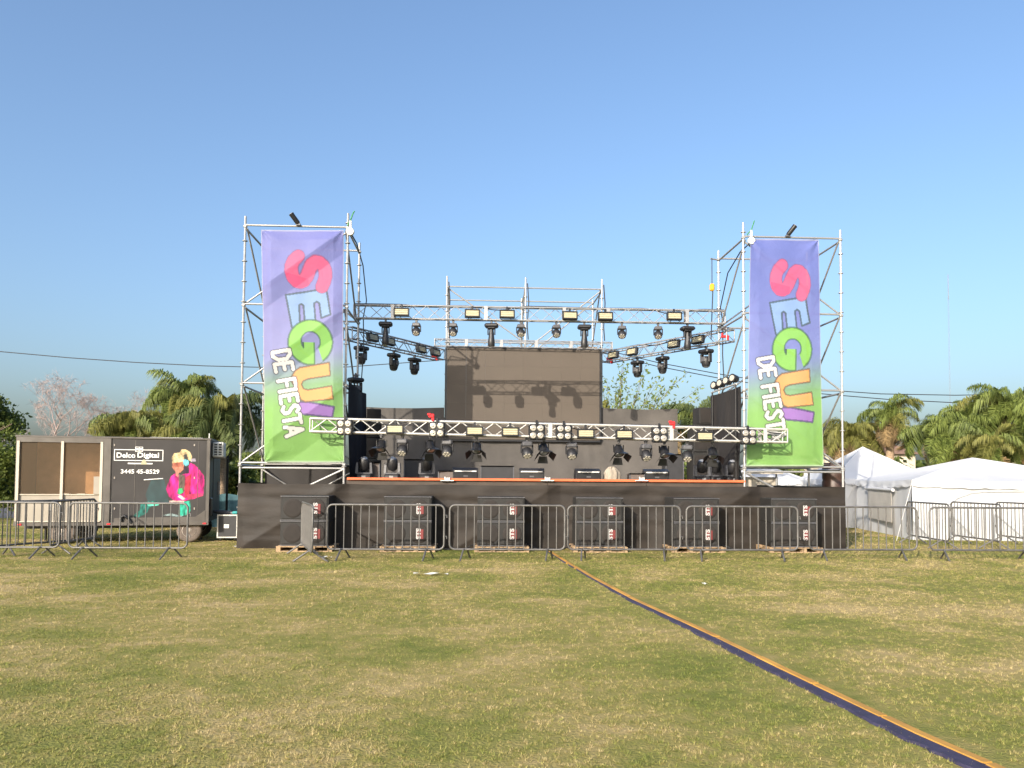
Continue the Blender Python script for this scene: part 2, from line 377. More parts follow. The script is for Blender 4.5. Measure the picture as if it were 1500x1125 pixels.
# lawn: half a million blades in front of the stage, one object nobody could count
def lawn():
    N = 1080000
    Y = 3.3*np.exp(RNG.uniform(0, 1, N)**.86*math.log(30/3.3)); Y = Y.clip(3.3, 29.4)
    X = RNG.uniform(-1, 1, N)*(.82*Y+2.6)+.05*Y
    # keep the strip of the cable cover free
    P = np.stack([X, Y], 1); line = [(p.x, p.y) for p in RAMP]; d = dist(P, line); keep = d > .045+.03*RNG.random(N)
    L2 = [(p.x+ramp_side(i).x*-.13, p.y+ramp_side(i).y*-.13) for i, p in enumerate(RAMP)]
    d2 = dist(P, L2); keep &= (d2 > .045+.03*RNG.random(N)) | (Y > 11)
    # under the trailer, pallets and skirt nothing stands proud
    keep &= ~((Y > 17.6) & (X > -5.1) & (X < 8.5)) & ~((Y > 16.75) & (Y < 17.65) & (np.abs(X-1.7) < 6.6) & (RNG.random(N) < .5)); X, Y = X[keep], Y[keep]; N = len(X)
    s = np.clip(Y/9, .8, 2.4); K = 9; T = N//K; X, Y, s = X[:T*K], Y[:T*K], s[:T*K]; N = T*K          # nine blades make a tuft
    X, Y, s = (np.repeat(k[::K], K) for k in (X, Y, s)); tone = np.repeat(RNG.random(T), K)*.7+RNG.random(N)*.3; big = np.repeat(RNG.beta(1.6, 3, T), K)
    a = RNG.uniform(0, 2*math.pi, N); lean = .35+RNG.beta(2.2, 1.5, N)*1.05; sp = RNG.uniform(0, .016, N)*s*(.7+big); X = X+np.cos(a)*sp; Y = Y+np.sin(a)*sp
    a = a+RNG.normal(0, .5, N); patch = .8+.3*wave(X*.8, Y*.8, 5, .25)
    L = RNG.uniform(.014, .030, N)*(.55+1.5*big)*patch.clip(.5, 1.4)*np.clip(s, .9, 1.3); wd = RNG.uniform(.0018, .0036, N)*s
    dx, dy, dz = np.cos(a)*np.sin(lean)*L, np.sin(a)*np.sin(lean)*L, np.cos(lean)*L
    b = a+RNG.uniform(.6, 2.5, N); wx, wy = np.cos(b)*wd, np.sin(b)*wd
    v = np.empty((N, 3, 3), np.float32)
    v[:,0] = np.stack([X-wx, Y-wy, np.zeros(N)-.002], 1); v[:,1] = np.stack([X+wx, Y+wy, np.zeros(N)-.002], 1); v[:,2] = np.stack([X+dx, Y+dy, dz+.003], 1)
    me = bpy.data.meshes.new('grass'); me.vertices.add(N*3); me.vertices.foreach_set('co', v.ravel())
    me.loops.add(N*3); me.loops.foreach_set('vertex_index', np.arange(N*3, dtype=np.int32)); me.polygons.add(N)
    me.polygons.foreach_set('loop_start', (np.arange(N)*3).astype(np.int32)); me.update(calc_edges=True)
    at = me.attributes.new('tone', 'FLOAT', 'POINT'); at.data.foreach_set('value', np.repeat(tone.astype(np.float32), 3))
    o = obj('grass', me, 'lawn_blade'); o['kind'] = 'stuff'; o['label'] = 'short patchy green and straw coloured lawn in front of the stage'; o['category'] = 'grass'
lawn()

# ================================================================== STAGE
SX0, SX1, SY, SZ = -5.09, 8.49, 17.62, 1.415
DX0, DX1, DZ = -2.82, 6.26, 1.50
t = thing('stage_platform', 'raised black stage deck with an orange front edge strip', 'stage', (1.7, 17.9, 0))
def loc(p): return Vector(p)-Vector((1.7, 17.9, 0))
bw = (DX1-DX0)/4
for i in range(4):
    for j in range(3):
        MB().box(loc((DX0+bw*(i+.5), 17.93+1.78*(j+.5), DZ-.06)), (bw-.01, 1.77, .12)).build('deck_panel', 'deck_ply', t)
for i in range(4): MB().box(loc((DX0+.03+bw*(i+.5), 17.90, DZ+.026)), (bw-.015, .05, .058), ch=.008).build('edge_strip', 'orange_edge', t)
for i in range(5):
    for j in range(3): pole('leg', loc((DX0+.06+(bw-.03)*i, 18.1+2.45*j, 0)), DZ-.12, t)
for px in (655, 802, 940):
    c = onY(px, 704, 17.86); b = MB(); b.box((0,0,0), (.30,.05,.018), ch=.004); b.box((0,-.012,.035), (.07,.05,.06), ch=.01); b.tube((-.05,-.02,.02), (-.05,-.02,.085), .014); b.tube((.05,-.02,.02),(.05,-.02,.07),.014)
    b.build('edge_clamp', 'white_paint', t, loc(c))
# skirt: shade cloth drawn over the diagonal braces of the platform
def skirt_fn(u, v):
    x = SX0+(SX1-SX0)*u; z = SZ*v; d = np.zeros_like(x); B = (SX1-SX0)/6
    for k in (0, 2, 4):
        x0 = SX0+B*k+(.1 if k == 0 else .25); L = math.hypot(B*1.0, SZ); s = ((z-.02)*B*1.0-(x-x0)*SZ)/L      # > 0 above the brace
        on = np.clip((x-x0+.25)/.3, 0, 1)*np.clip((x0+B*1.02-x)/.3, 0, 1)
        d += on*.10*np.where(s > 0, np.exp(-s/.65), np.exp(s/.30))
    d += wave(x*1.3, z*2.4, 3, .010)+wave(x*.5, z*5.5, 8, .010)*(.3+.7*np.clip(1-np.abs(v-.75)/.5, 0, 1))
    d += .03*np.exp(-((x-SX0-1.1)/1.2)**2)*np.clip((.28-z)/.1, 0, 1)
    sag = .018*np.abs(np.sin((x-SX0)/B*math.pi))
    return np.stack([x, np.full_like(x, SY)-d, z-sag*v], 1)
t = thing('stage_skirt', 'black shade cloth skirt stretched along the front and sides of the stage', 'skirt', (0,0,0))
obj('front_cloth', grid_mesh('front_cloth', 420, 52, skirt_fn), 'skirt_cloth', t)
for x in (SX0, SX1):
    f = lambda u, v, x=x: np.stack([x+wave(u*3, v*3, 4, .008), SY+.01+(5.6)*u, SZ*v], 1)
    obj('side_cloth', grid_mesh('side_cloth', 60, 16, f), 'skirt_cloth', t)

# ------------------------------------------------------------------ scaffold towers
TZ = [1.415-.02, 1.84, 3.62, 5.40, 7.19]
def tower(x0, x1, label, mirror):
    yf, yb = 17.90, 19.75; t = thing('scaffold_tower', label, 'scaffold', ((x0+x1)/2, 18.8, 0), 0, 'banner scaffold towers'); o = Vector(((x0+x1)/2, 18.8, 0))
    P = {}
    for sx, x in ((0, x0), (1, x1)):
        for sy, y in ((0, yf), (1, yb)):
            top = 7.42+(.12 if sx != mirror and sy == 0 else 0); pole('pole', Vector((x, y, 0))-o, top, t); P[sx, sy] = Vector((x, y, 0))
            MB().box(Vector((x, y, .02))-o, (.15,.15,.012)).build('base_plate', 'galvanised', t)
    for li, z in enumerate(TZ[1:]):
        Z = Vector((0,0,z))
        for a, b in (((0,0),(1,0)), ((0,1),(1,1)), ((0,0),(0,1)), ((1,0),(1,1))):
            dz = Vector((0,0,.03 if a[0] != b[0] else -.03)); rod('ledger', P[a]+Z+dz-o, P[b]+Z+dz-o, .024, 'galvanised', t)
        for k in P: MB().box((0,0,0), (.085,.085,.07), ch=.02).build('coupler', 'galvanised', t, P[k]+Z-o)
        if li == 0: rod('ledger', P[0,0]+Vector((0,.03,z-.085))-o, P[1,0]+Vector((0,.03,z-.085))-o, .024, 'galvanised', t)
    for li in range(3):
        z0, z1 = Vector((0,0,TZ[li+1]+.03)), Vector((0,0,TZ[li+2]-.05)); f = Vector((0,.045,0)); a, b = ((0,0),(1,0)) if not mirror else ((1,0),(0,0))
        rod('brace', P[a]+z0+f-o, P[b]+z1+f-o, .021, 'galvanised', t)
        a, b = ((1,1),(0,1)) if not mirror else ((0,1),(1,1)); rod('brace', P[a]+z0-f-o, P[b]+z1-f-o, .021, 'galvanised', t)
        for sx in (0, 1):
            e = Vector((.045 if sx == 0 else -.045, 0, 0)); rod('brace', P[sx,0]+z1+e-o, P[sx,1]+z0+e-o, .021, 'galvanised', t)
    lo = Vector((0,0,.15)); up = Vector((0,0,TZ[1]-.1)); f = Vector((0,-.0,0))
    if not mirror:
        rod('brace', P[1,0]+up-o, P[1,0]+Vector((-1.15,.2,1.2))-o, .026, 'galvanised', t); rod('brace', P[1,1]+up-o, P[0,1]+Vector((1.3,0,1.2))-o, .021, 'galvanised', t)
        rod('brace', P[0,1]+up-o, P[0,1]+Vector((1.0,0,1.1))-o, .021, 'galvanised', t)
    else:
        rod('brace', P[0,0]+up-o, P[0,0]+Vector((1.0,.2,1.25))-o, .026, 'galvanised', t); rod('brace', P[1,0]+Vector((0,0,TZ[1]))-o, P[1,0]+Vector((-.75,.9,2.5))-o, .024, 'galvanised', t)
    return P
TL = tower(-5.14, -2.85, 'scaffold tower on the trailer side, carrying the lilac banner, joined to both trusses', 0)
TR = tower(6.26, 8.57, 'scaffold tower on the tent side, carrying the bluer banner, open to the sky beside it', 1)

# ------------------------------------------------------------------ banners (flat print worked out in the photo's own pixels of the trailer-side banner)
S_LINE = [(438,378),(431.5,384),(428.2,392),(428,400),(430,407.5),(434.5,412.8),(440,414),(445.5,411.5),(450,405.5),(453.5,397),(457.5,389.5),(463,385.5),(469,386),(474,390.5),(477,397.5),(477.5,406),(475.5,414),(472.5,421)]
E_POLY = [(418,433.5),(478.7,424),(486,463),(472,468),(468.5,446),(464.5,443.5),(460.5,446),(464,480),(448,484),(444.5,449),(441,446.5),(438,449),(440,484),(427.5,482)]
U_POLY = [(431,544.4),(438.4,539.6),(483.2,532.4),(484.8,551.6),(450.4,556.4),(443,559.6),(440.8,564.4),(444,570.8),(450.4,572.4),(487.2,566.8),(489.6,586),(447,590),(440,586.8),(434.4,574),(424,558),(426.4,551.6)]
I_POLY = [(437.6,590),(450,590),(490.4,597),(487,612),(442,608),(435,597)]
GLYPH = {'D':(.52,[[(0,0),(0,1),(.22,1),(.45,.75),(.45,.28),(.22,0),(0,0)]]), 'E':(.44,[[(.40,1),(0,1),(0,0),(.40,0)],[(0,.52),(.33,.52)]]), 'F':(.42,[[(.40,1),(0,1),(0,0)],[(0,.5),(.32,.5)]]),
 'I':(.16,[[(.03,0),(.03,1)]]), 'S':(.46,[[(.40,.86),(.25,1),(.08,.92),(.04,.72),(.2,.54),(.38,.38),(.40,.14),(.22,0),(.02,.12)]]), 'T':(.42,[[(-.03,1),(.43,1)],[(.20,1),(.20,0)]]), 'A':(.56,[[(0,0),(.25,1),(.50,0)],[(.1,.32),(.40,.32)]]), ' ':(.2,[])}
def fiesta_lines():
    o = np.array((398.,519.)); d = np.array((17.,105.)); d /= np.hypot(*d); up = np.array((d[1], -d[0])); H = 26.; x = 0; out = []
    for ch in 'DE FIESTA':
        wd, ls = GLYPH[ch]
        for l in ls: out.append([tuple(o+d*((x+a)*H)+up*(b*H)) for a, b in l])
        x += wd+.145
    return out
def banner_colour(top, mid, low, lilac):
    def fn(u, v):
        P = np.stack([383+u*121+ (0), 337+v*340], 1); N = len(P); c = np.empty((N, 3))
        A, M, L = (np.array(lin(k)) for k in (top, mid, low))
        k = np.clip((v-.12)/.40, 0, 1)[:,None]; q = np.clip((v+.06*(u-.5)-.50)/.26, 0, 1)[:,None]; q = q*q*(3-2*q)
        c[:] = (A*(1-k)+M*k)*(1-q)+L*q
        def lay(mask, col, edge=None, ed=(70,85,80), ew=1.5, al=.8):
            c[mask] = np.array(lin(col))
            if edge is not None:
                m = np.abs(edge) < ew; c[m] = c[m]*(1-al)+np.array(lin(ed))*al
        ds = dist(P, E_POLY, True); lay(inside(P, E_POLY), (150,182,232), ds)
        ds = dist(P, S_LINE); lay(ds < 9.6, (244,104,148), ds-9.6, (150,85,125), 1.2, .6); lay((ds < 9.6) & (P[:,1] > 404+.25*(P[:,0]-430)) & (P[:,0] < 452), (240,88,136))
        r = np.hypot((P[:,0]-455)/33, (P[:,1]-503)/32.5); ri = np.hypot(P[:,0]-455.5, P[:,1]-502)
        body = ((r < 1) & (ri > 14)) | ((np.abs(P[:,0]-452) < 8) & (P[:,1] > 503) & (r < 1)); gap = (P[:,0] > 460) & (P[:,0] < 463.5+.35*(P[:,1]-503)) & (P[:,1] > 503) & (r < 1.02) & (ri > 13)
        lay(body & ~gap, (150,212,98)); e = ((np.abs(r-1)*32 < 1.5) | ((np.abs(ri-14) < 1.2) & ~((np.abs(P[:,0]-452) < 7) & (P[:,1] > 503)))) & ~gap
        c[e] = c[e]*.3+np.array(lin((66,96,70)))*.7; e = (np.abs(P[:,0]-460.3) < 1.1) & (P[:,1] > 503) & (r < 1); c[e] = np.array(lin((96,140,84)))
        e = (np.abs(P[:,0]-444.3) < 1.0) & (P[:,1] > 503) & (ri < 14); c[e] = np.array(lin((66,96,70)))
        lay(inside(P, I_POLY), (172,128,206), dist(P, I_POLY, True), (90,70,120)); lay(inside(P, U_POLY), (250,182,112), dist(P, U_POLY, True), (120,100,75), 1.3)
        dm = np.full(N, 1e9)
        for l in fiesta_lines(): dm = np.minimum(dm, dist(P, l))
        m = dm < 4.2; c[m] = c[m]*.25+np.array(lin((92,88,92)))*.75; c[dm < 2.6] = np.array(lin((246,243,240)))
        hem = (u < .012) | (u > .988) | (v < .006) | (v > .994); c[hem] = c[hem]*.6+.4*np.array(lin((225,225,225)))
        return c*.58
    return fn
def banner(name, c0, c1, c2, c3, P, mirror, label, cols, seed):
    """corners top-left, top-right, bottom-right, bottom-left in metres on the tower's front"""
    y = 17.84; a0 = P[0,0] if not mirror else P[1,0]; a1 = P[1,0] if not mirror else P[0,0]; W = abs(c1.x-c0.x)
    def fn(u, v):
        x = (c0.x*(1-u)+c1.x*u)*(1-v)+(c3.x*(1-u)+c2.x*u)*v; z = (c0.z*(1-u)+c1.z*u)*(1-v)+(c3.z*(1-u)+c2.z*u)*v
        x = x+.02*np.sin(v*math.pi)*(.5-u)*1.2*(1 if not mirror else .5)
        d = np.zeros_like(x)
        for k in range(3):
            z0, z1 = TZ[k+1]+.03, TZ[k+2]-.05; dx = a1.x-a0.x; L = math.hypot(dx, z1-z0); s = ((z-z0)*abs(dx)-(x-a0.x)*(1 if dx > 0 else -1)*(z1-z0))/L
            d = np.maximum(d, .15*np.where(s > 0, np.exp(-s/.9), np.clip(1+s/.62, 0, 1)**1.1)*(1. if not mirror else .45))
        fr = np.clip(np.minimum(np.minimum(u, 1-u)*W, np.minimum(v, 1-v)*4.8)/.22, 0, 1); d = d*(.35+.65*fr)
        for cu, cv in ((0,0),(1,0),(0,1),(1,1)):      # pulled corners
            du, dv = (u-cu)*W, (v-cv)*4.9; r = np.hypot(du, dv); th = np.arctan2(np.abs(dv), np.abs(du)); d += .014*np.sin(th*7+seed)*np.exp(-r/.55)*np.clip(r/.1, 0, 1)
        d += wave(x*1.1, z*.55, seed, .006)+wave(x*3.2, z*.45, seed+1, .004 if not mirror else .010)
        return np.stack([x-c0.x, -d, z], 1)
    o = obj(name, grid_mesh(name, 150, 400, fn, banner_colour(*cols)), 'banner_print', None, (c0.x, y, 0)); return tag(o, label, 'banner', 'tall stage banners')
q = lambda px, py: onY(px, py, 17.84)
banner('hanging_banner', q(383,337), q(504,338), q(504,677), q(388,677), TL, 0, 'lilac and green mesh banner with big coloured letters on the trailer-side tower', ((136,139,208),(154,154,208),(146,198,108),1), 4)
banner('hanging_banner', q(1098,350), q(1199,351), q(1206,683), q(1093,683), TR, 1, 'blue-violet and green mesh banner with big coloured letters on the tent-side tower', ((122,132,208),(138,146,212),(146,198,108),0), 9)

# ------------------------------------------------------------------ trusses
def truss(p0, p1, s, label, group, pitch=.34, cr_=.024, br=.011, plates=(), m='aluminium', name='lighting_truss', deep=None):
    p0, p1 = Vector(p0), Vector(p1); L = (p1-p0).length; ax = (p1-p0).normalized(); sd = Vector((0,0,1)).cross(ax).normalized(); up = ax.cross(sd)   # sd points away from the camera
    t = thing(name, label, 'truss', p0, 0, group); h = s/2-cr_; hd = (deep or s)/2-cr_
    c = {k: sd*(hd*k[0])+up*(h*k[1]) for k in ((-1,-1),(-1,1),(1,-1),(1,1))}
    for k in c: rod('chord', c[k], c[k]+ax*L, cr_, m, t)
    n = max(2, round(L/pitch)); st = L/n
    for a, b, ph in (((-1,-1),(-1,1),0), ((1,-1),(1,1),1), ((-1,1),(1,1),0), ((-1,-1),(1,-1),1)):
        for i in range(n):
            e, f = (a, b) if (i+ph) % 2 == 0 else (b, a); rod('brace', c[e]+ax*(st*i), c[f]+ax*(st*(i+1)), br, m, t, 6)
    for z in (0, L):
        for a, b in (((-1,-1),(-1,1)),((1,-1),(1,1)),((-1,1),(1,1)),((-1,-1),(1,-1))): rod('end_bar', c[a]+ax*z, c[b]+ax*z, .016, m, t, 6)
    for d in plates:
        for k in (-1, 1): MB().box((0,0,0), (.085,.012,s-.01)).build('joint_plate', m, t, ax*d+sd*((hd+cr_+.004)*k)+up*0, (0,0,math.atan2(ax.y, ax.x)))
    return t, p0, p1, ax
a, b = onY(456, 623, 17.45), onY(1150, 639, 17.45)
FT = truss((a.x, 17.45, a.z), (b.x, 17.45, b.z), .335, 'cream-white box truss spanning low across the stage front before both banners', 'lighting trusses', .36, .026, .013, [ (onY(p,630,17.45).x-a.x) for p in (632,805,981,1117)])
TT = truss((-2.93, 19.55, 5.64), (6.34, 19.55, 5.66), .36, 'upper silver box truss joining the two towers above the screen', 'lighting trusses', .36, .018, .009, [.95, 3.25, 5.2, 6.3, 8.3], deep=.17, m='truss_grey')
SLt = truss((-3.16, 20.08, 5.20), (-.96, 23.45, 5.20), .34, 'slanting box truss in shade from the trailer-side tower back to the screen', 'lighting trusses', .3, .021, .010, m='truss_grey')
SRt = truss((6.48, 19.5, 5.20), (3.98, 23.45, 5.20), .34, 'slanting sunlit box truss from the tent-side tower back to the screen', 'lighting trusses', .3, .021, .010, m='truss_grey')
a, b = onY(637, 502, 22.55), onY(896, 507, 22.55)
ST = truss((a.x, 22.55, a.z), (b.x, 22.55, b.z), .22, 'thin silver truss resting along the top edge of the video screen', 'lighting trusses', .25, .012, .007, [.9,1.9,2.9,3.9], m='truss_grey')
for px, py in ((507,621),(632,609),(985,620)):
    c = onY(px, py, 17.27); b = MB(); b.box((0,0,0),(.13,.05,.09),ch=.02); b.box((.03,.01,-.06),(.06,.04,.12),ch=.01); b.box((-.05,-.02,.03),(.08,.03,.05),ch=.01)
    tag(b.build('ratchet_strap', 'red_strap', None, c), 'red ratchet strap tied on the low front truss', 'strap', 'red straps on the front truss')
for px, py, Y, nm in ((637,523,23.2,'screen end of the shaded slanting truss'),(893,528,23.3,'screen end of the sunlit slanting truss'),(1062,493,19.45,'tower end of the sunlit slanting truss')):
    c = onY(px, py, Y); b = MB(); b.box((0,0,0),(.2,.06,.07),ch=.02); b.box((.06,-.01,-.05),(.08,.05,.1),ch=.02); b.box((-.07,.0,.05),(.05,.05,.08),ch=.015)
    tag(b.build('ratchet_strap', 'red_strap', None, c), 'red strap knotted at the '+nm, 'strap')

# ------------------------------------------------------------------ scaffold behind the screen
t = thing('rear_scaffold', 'silver scaffold frame standing behind and above the video screen', 'scaffold', (1.5, 23.1, 0)); o = Vector((1.5, 23.1, 0))
xs = (-.76, 1.53, 3.77)
for x in xs:
    for y in (22.86, 24.6): pole('pole', Vector((x, y, 0))-o, 7.42 if y < 24 else 7.2, t)
for z in (7.12, 5.5, 3.7):
    for y in (22.86, 24.6):
        for x0, x1 in zip(xs[:-1], xs[1:]): rod('ledger', Vector((x0, y, z))-o, Vector((x1, y, z))-o, .022, 'galvanised', t)
    for x in xs: rod('ledger', Vector((x, 22.86, z-.05))-o, Vector((x, 24.6, z-.05))-o, .022, 'galvanised', t)
for p, q_ in (((-.76,22.9,7.1),(1.53,22.9,5.5)),((3.77,22.9,7.1),(1.53,22.9,5.3)),((3.77,24.55,7.1),(1.53,24.55,5.2)),((3.72,22.86,7.1),(3.72,24.6,5.5)),((-.72,22.86,7.1),(-.72,24.6,5.5)),((1.5,22.86,7.1),(1.5,24.6,5.5))): rod('brace', Vector(p)-o, Vector(q_)-o, .02, 'galvanised', t)
for x in xs: MB().path([Vector((x+.05,22.84,7.25))-o, Vector((x+.09,22.83,6.7))-o, Vector((x+.05,22.83,6.0))-o, Vector((x+.08,22.84,5.6))-o], .018).build('hoist_rope', 'cable_black', t)

# ------------------------------------------------------------------ video screen
tl, trr, bl = onY(655, 510, 22.66), onY(878, 513, 22.66), onY(655, 643, 22.66)
t = thing('video_screen', 'large switched-off brown video screen hanging at the back of the stage', 'screen', ((tl.x+trr.x)/2, 22.66, bl.z)); sw, sh = trr.x-tl.x, (tl.z+trr.z)/2-bl.z
for i in range(8):
    for j in range(5):
        MB().box((-sw/2+sw/8*(i+.5), RNG.normal(0, .0012), sh/5*(j+.5)), (sw/8-.0015, .08, sh/5-.0015)).build('screen_panel', 'screen_face', t)
f = MB(); f.box((0,.02,sh+.03),(sw+.06,.1,.05)); f.box((0,.02,-.03),(sw+.06,.1,.05))
for s in (-1,1): f.box((s*(sw/2+.03),.02,sh/2),(.05,.1,sh))
f.build('frame', 'black_metal', t)

# ------------------------------------------------------------------ cloths on the stage
def cloth(name, label, x0, x1, y0, y1, z0, z1, m, seed, amp=.012, nx=70, nz=40, sag=.03):
    L = math.hypot(x1-x0, y1-y0); nx_, ny_ = (y1-y0)/L, -(x1-x0)/L
    def fn(u, v):
        d = wave(u*L*1.6, (z0+(z1-z0)*v)*.7, seed, amp)+wave(u*L*5, v, seed+2, amp*.4)
        return np.stack([x0+(x1-x0)*u+nx_*d, y0+(y1-y0)*u+ny_*d, z0+(z1-z0)*v-sag*v*np.sin(u*math.pi)], 1)
    return tag(obj(name, grid_mesh(name, nx, nz, fn), m), label, 'cloth', 'dark cloths around the stage')
cloth('backdrop_cloth', 'dark grey backdrop cloth between trailer-side tower and screen', -3.3, -.80, 22.77, 22.77, 1.5, 3.58, 'backdrop_cloth', 21)
cloth('backdrop_cloth', 'dark grey backdrop cloth below the video screen', -.82, 3.82, 22.775, 22.775, 1.5, 3.3, 'backdrop_cloth', 24)
cloth('backdrop_cloth', 'dark grey backdrop cloth between screen and leafy palm', 3.74, 5.98, 22.745, 22.745, 1.5, 3.62, 'backdrop_cloth', 27)
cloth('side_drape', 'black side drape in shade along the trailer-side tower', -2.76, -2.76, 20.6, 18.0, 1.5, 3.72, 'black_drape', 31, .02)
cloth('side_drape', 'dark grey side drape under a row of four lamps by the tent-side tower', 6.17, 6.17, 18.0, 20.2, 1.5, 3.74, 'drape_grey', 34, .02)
cloth('low_drape', 'dark grey drape low behind the trailer-side tower', -5.1, -2.95, 19.85, 19.85, .9, 1.9, 'drape_grey', 37, .02)

# ================================================================== LIGHTING FIXTURES (hang point or base is the origin, front faces -Y)
def hook(t, z=0., w=.05): b = MB(); b.box((0,0,z+.025),(w,.05,.07),ch=.01); b.tube((0,-.03,z+.055),(0,.03,z+.055),.034,8); b.build('clamp', 'fixture_grey', t)
def mk_beam():
    t = thing('beam_light', 'x', 'stage light'); hook(t)
    b = MB(); b.box((0,0,-.065),(.34,.26,.10),ch=.035); b.box((0,0,-.125),(.2,.2,.05),ch=.02); b.build('base', 'black_plastic', t)
    for s in (-1,1): MB().box((s*.085,0,-.21),(.028,.09,.17),ch=.01).build('yoke_arm', 'black_plastic', t)
    b = MB(); b.lathe([(.05,.0),(.062,-.10),(.074,-.22),(.086,-.30),(.086,-.42),(.078,-.43)],(0,0,-.15),12); b.build('head','black_plastic',t)
    b = MB(); b.box((.0,-.072,-.33),(.025,.012,.12),ch=.004); b.build('trim','fixture_grey',t); MB().lathe([(.074,0),(.06,-.012)],(0,0,-.58),12).build('lens','lens_glass',t); return Proto(t)
def mk_wash():
    t = thing('wash_light', 'x', 'stage light'); hook(t); MB().box((0,0,-.055),(.19,.17,.09),ch=.02).build('base','fixture_grey',t)
    for s in (-1,1): MB().box((s*.105,0,-.15),(.022,.075,.16),ch=.008).build('yoke_arm','black_plastic',t)
    ax = Vector((0,-.62,-.78)); h = MB().lathe([(.05,-.09),(.085,-.06),(.097,.0),(.099,.07),(.092,.085)],(0,-.0,-.21),14,ax).build('head','black_plastic',t)
    o = Vector((0,0,-.21))+ax.normalized()*.086; MB().lathe([(.088,0),(.082,.008)],o,14,ax).build('bezel','fixture_grey',t)
    b = MB(); e1 = Vector((1,0,0)); e2 = ax.normalized().cross(e1)
    for k in range(7):
        c = o+ax.normalized()*.009+((e1*math.cos(k*math.pi/3)+e2*math.sin(k*math.pi/3))*.052 if k < 6 else Vector()); b.lathe([(.025,0),(.018,.010)],c,8,ax)
    b.build('lens','lens_pale',t); return Proto(t)
def mk_spot():
    t = thing('spot_light', 'x', 'stage light'); hook(t); b = MB(); b.box((0,0,-.06),(.36,.27,.10),ch=.03); b.box((0,0,-.12),(.16,.16,.04)); b.build('base','black_plastic',t)
    for s in (-1,1): MB().box((s*.15,0,-.235),(.04,.12,.24),ch=.015).build('yoke_arm','black_plastic',t)
    MB().lathe([(.07,.11),(.115,.08),(.125,0),(.115,-.10),(.09,-.16)],(0,0,-.30),10).build('head','black_plastic',t)
    MB().box((0,-.118,-.27),(.14,.02,.12),ch=.008).build('vent','fixture_grey',t); MB().lathe([(.078,0),(.06,-.02)],(0,0,-.46),12).build('lens','lens_glass',t); return Proto(t)
def mk_fresnel():
    t = thing('barn_door_light', 'x', 'stage light'); hook(t); b = MB(); b.box((0,.02,-.05),(.12,.03,.05))
    for s in (-1,1): b.box((s*.115,.02,-.12),(.012,.04,.16))
    b.build('yoke','black_metal',t); ax = Vector((0,-.55,-.83)); h = MB().lathe([(.06,-.12),(.095,-.09),(.105,.05),(.118,.10)],(0,.02,-.17),12,ax).build('head','black_metal',t)
    MB().lathe([(.09,0),(.07,.012)],Vector((0,.02,-.17))+ax.normalized()*.10,12,ax).build('lens','lens_glass',t)
    R3 = ax.to_track_quat('Z','Y').to_matrix()
    for k in range(4):
        rr = R3.to_4x4() @ Matrix.Rotation(k*math.pi/2,4,'Z') @ Matrix.Translation((0,.115,.115)) @ Matrix.Rotation(R(-42),4,'X') @ Matrix.Translation((0,.0,.075)); b = MB()
        w0, w1 = (.09,.125)
        b.prism([rr @ Vector(p) for p in ((-w0,0,-.075),(w0,0,-.075),(w1,0,.085),(-w1,0,.085))],(rr.to_3x3() @ Vector((0,.006,0)))); ob = b.build('barn_door','black_metal',t,(0,.02,-.17))
    return Proto(t)
def mk_blinder():
    t = thing('blinder_light', 'x', 'stage light'); b = MB(); b.box((0,.05,0),(.335,.13,.335),ch=.02); b.build('housing','black_metal',t); b = MB(); b.box((0,-.012,0),(.02,.02,.335)); b.box((0,-.0125,0),(.335,.02,.02)); b.build('divider','black_metal',t)
    for x in (-.08,.08):
        for z in (-.08,.08):
            l = MB().lathe([(.070,.0),(.062,.022),(.04,.012),(.012,.02)],(x,-.015,z),14,(0,-1,0)).build('lamp','reflector',t); MB().lathe([(.018,0),(.010,.026)],(x,-.035,z),8,(0,-1,0)).build('bulb','lens_pale',l)
    MB().box((0,.05,.21),(.05,.04,.10),ch=.01).build('bracket','black_metal',t)
    for s in (-.175,.175): MB().box((s,.05,.05),(.014,.05,.22)).build('yoke_arm','black_metal',t)
    return Proto(t)
def mk_strobe():
    t = thing('strobe_panel', 'x', 'stage light'); b = MB(); b.box((0,.035,0),(.38,.10,.20),ch=.012); b.build('housing','black_metal',t)
    for s in (-1,1): MB().box((0,-.022,s*.086),(.38,.03,.026),ch=.006).build('rim','black_metal',t)
    for s in (-1,1): MB().box((s*.174,-.022,0),(.03,.03,.145),ch=.006).build('rim','black_metal',t)
    for k in range(3): MB().box((0,-.018,-.046+.046*k),(.316,.014,.042),ch=.004).build('light_bar','strobe_lens',t)
    for k in range(7): MB().box((-.15+.05*k,.05,.112),(.012,.07,.028)).build('fin','black_metal',t)
    b = MB(); b.box((0,.05,.15),(.05,.04,.10),ch=.01); b.build('bracket','black_metal',t); return Proto(t)
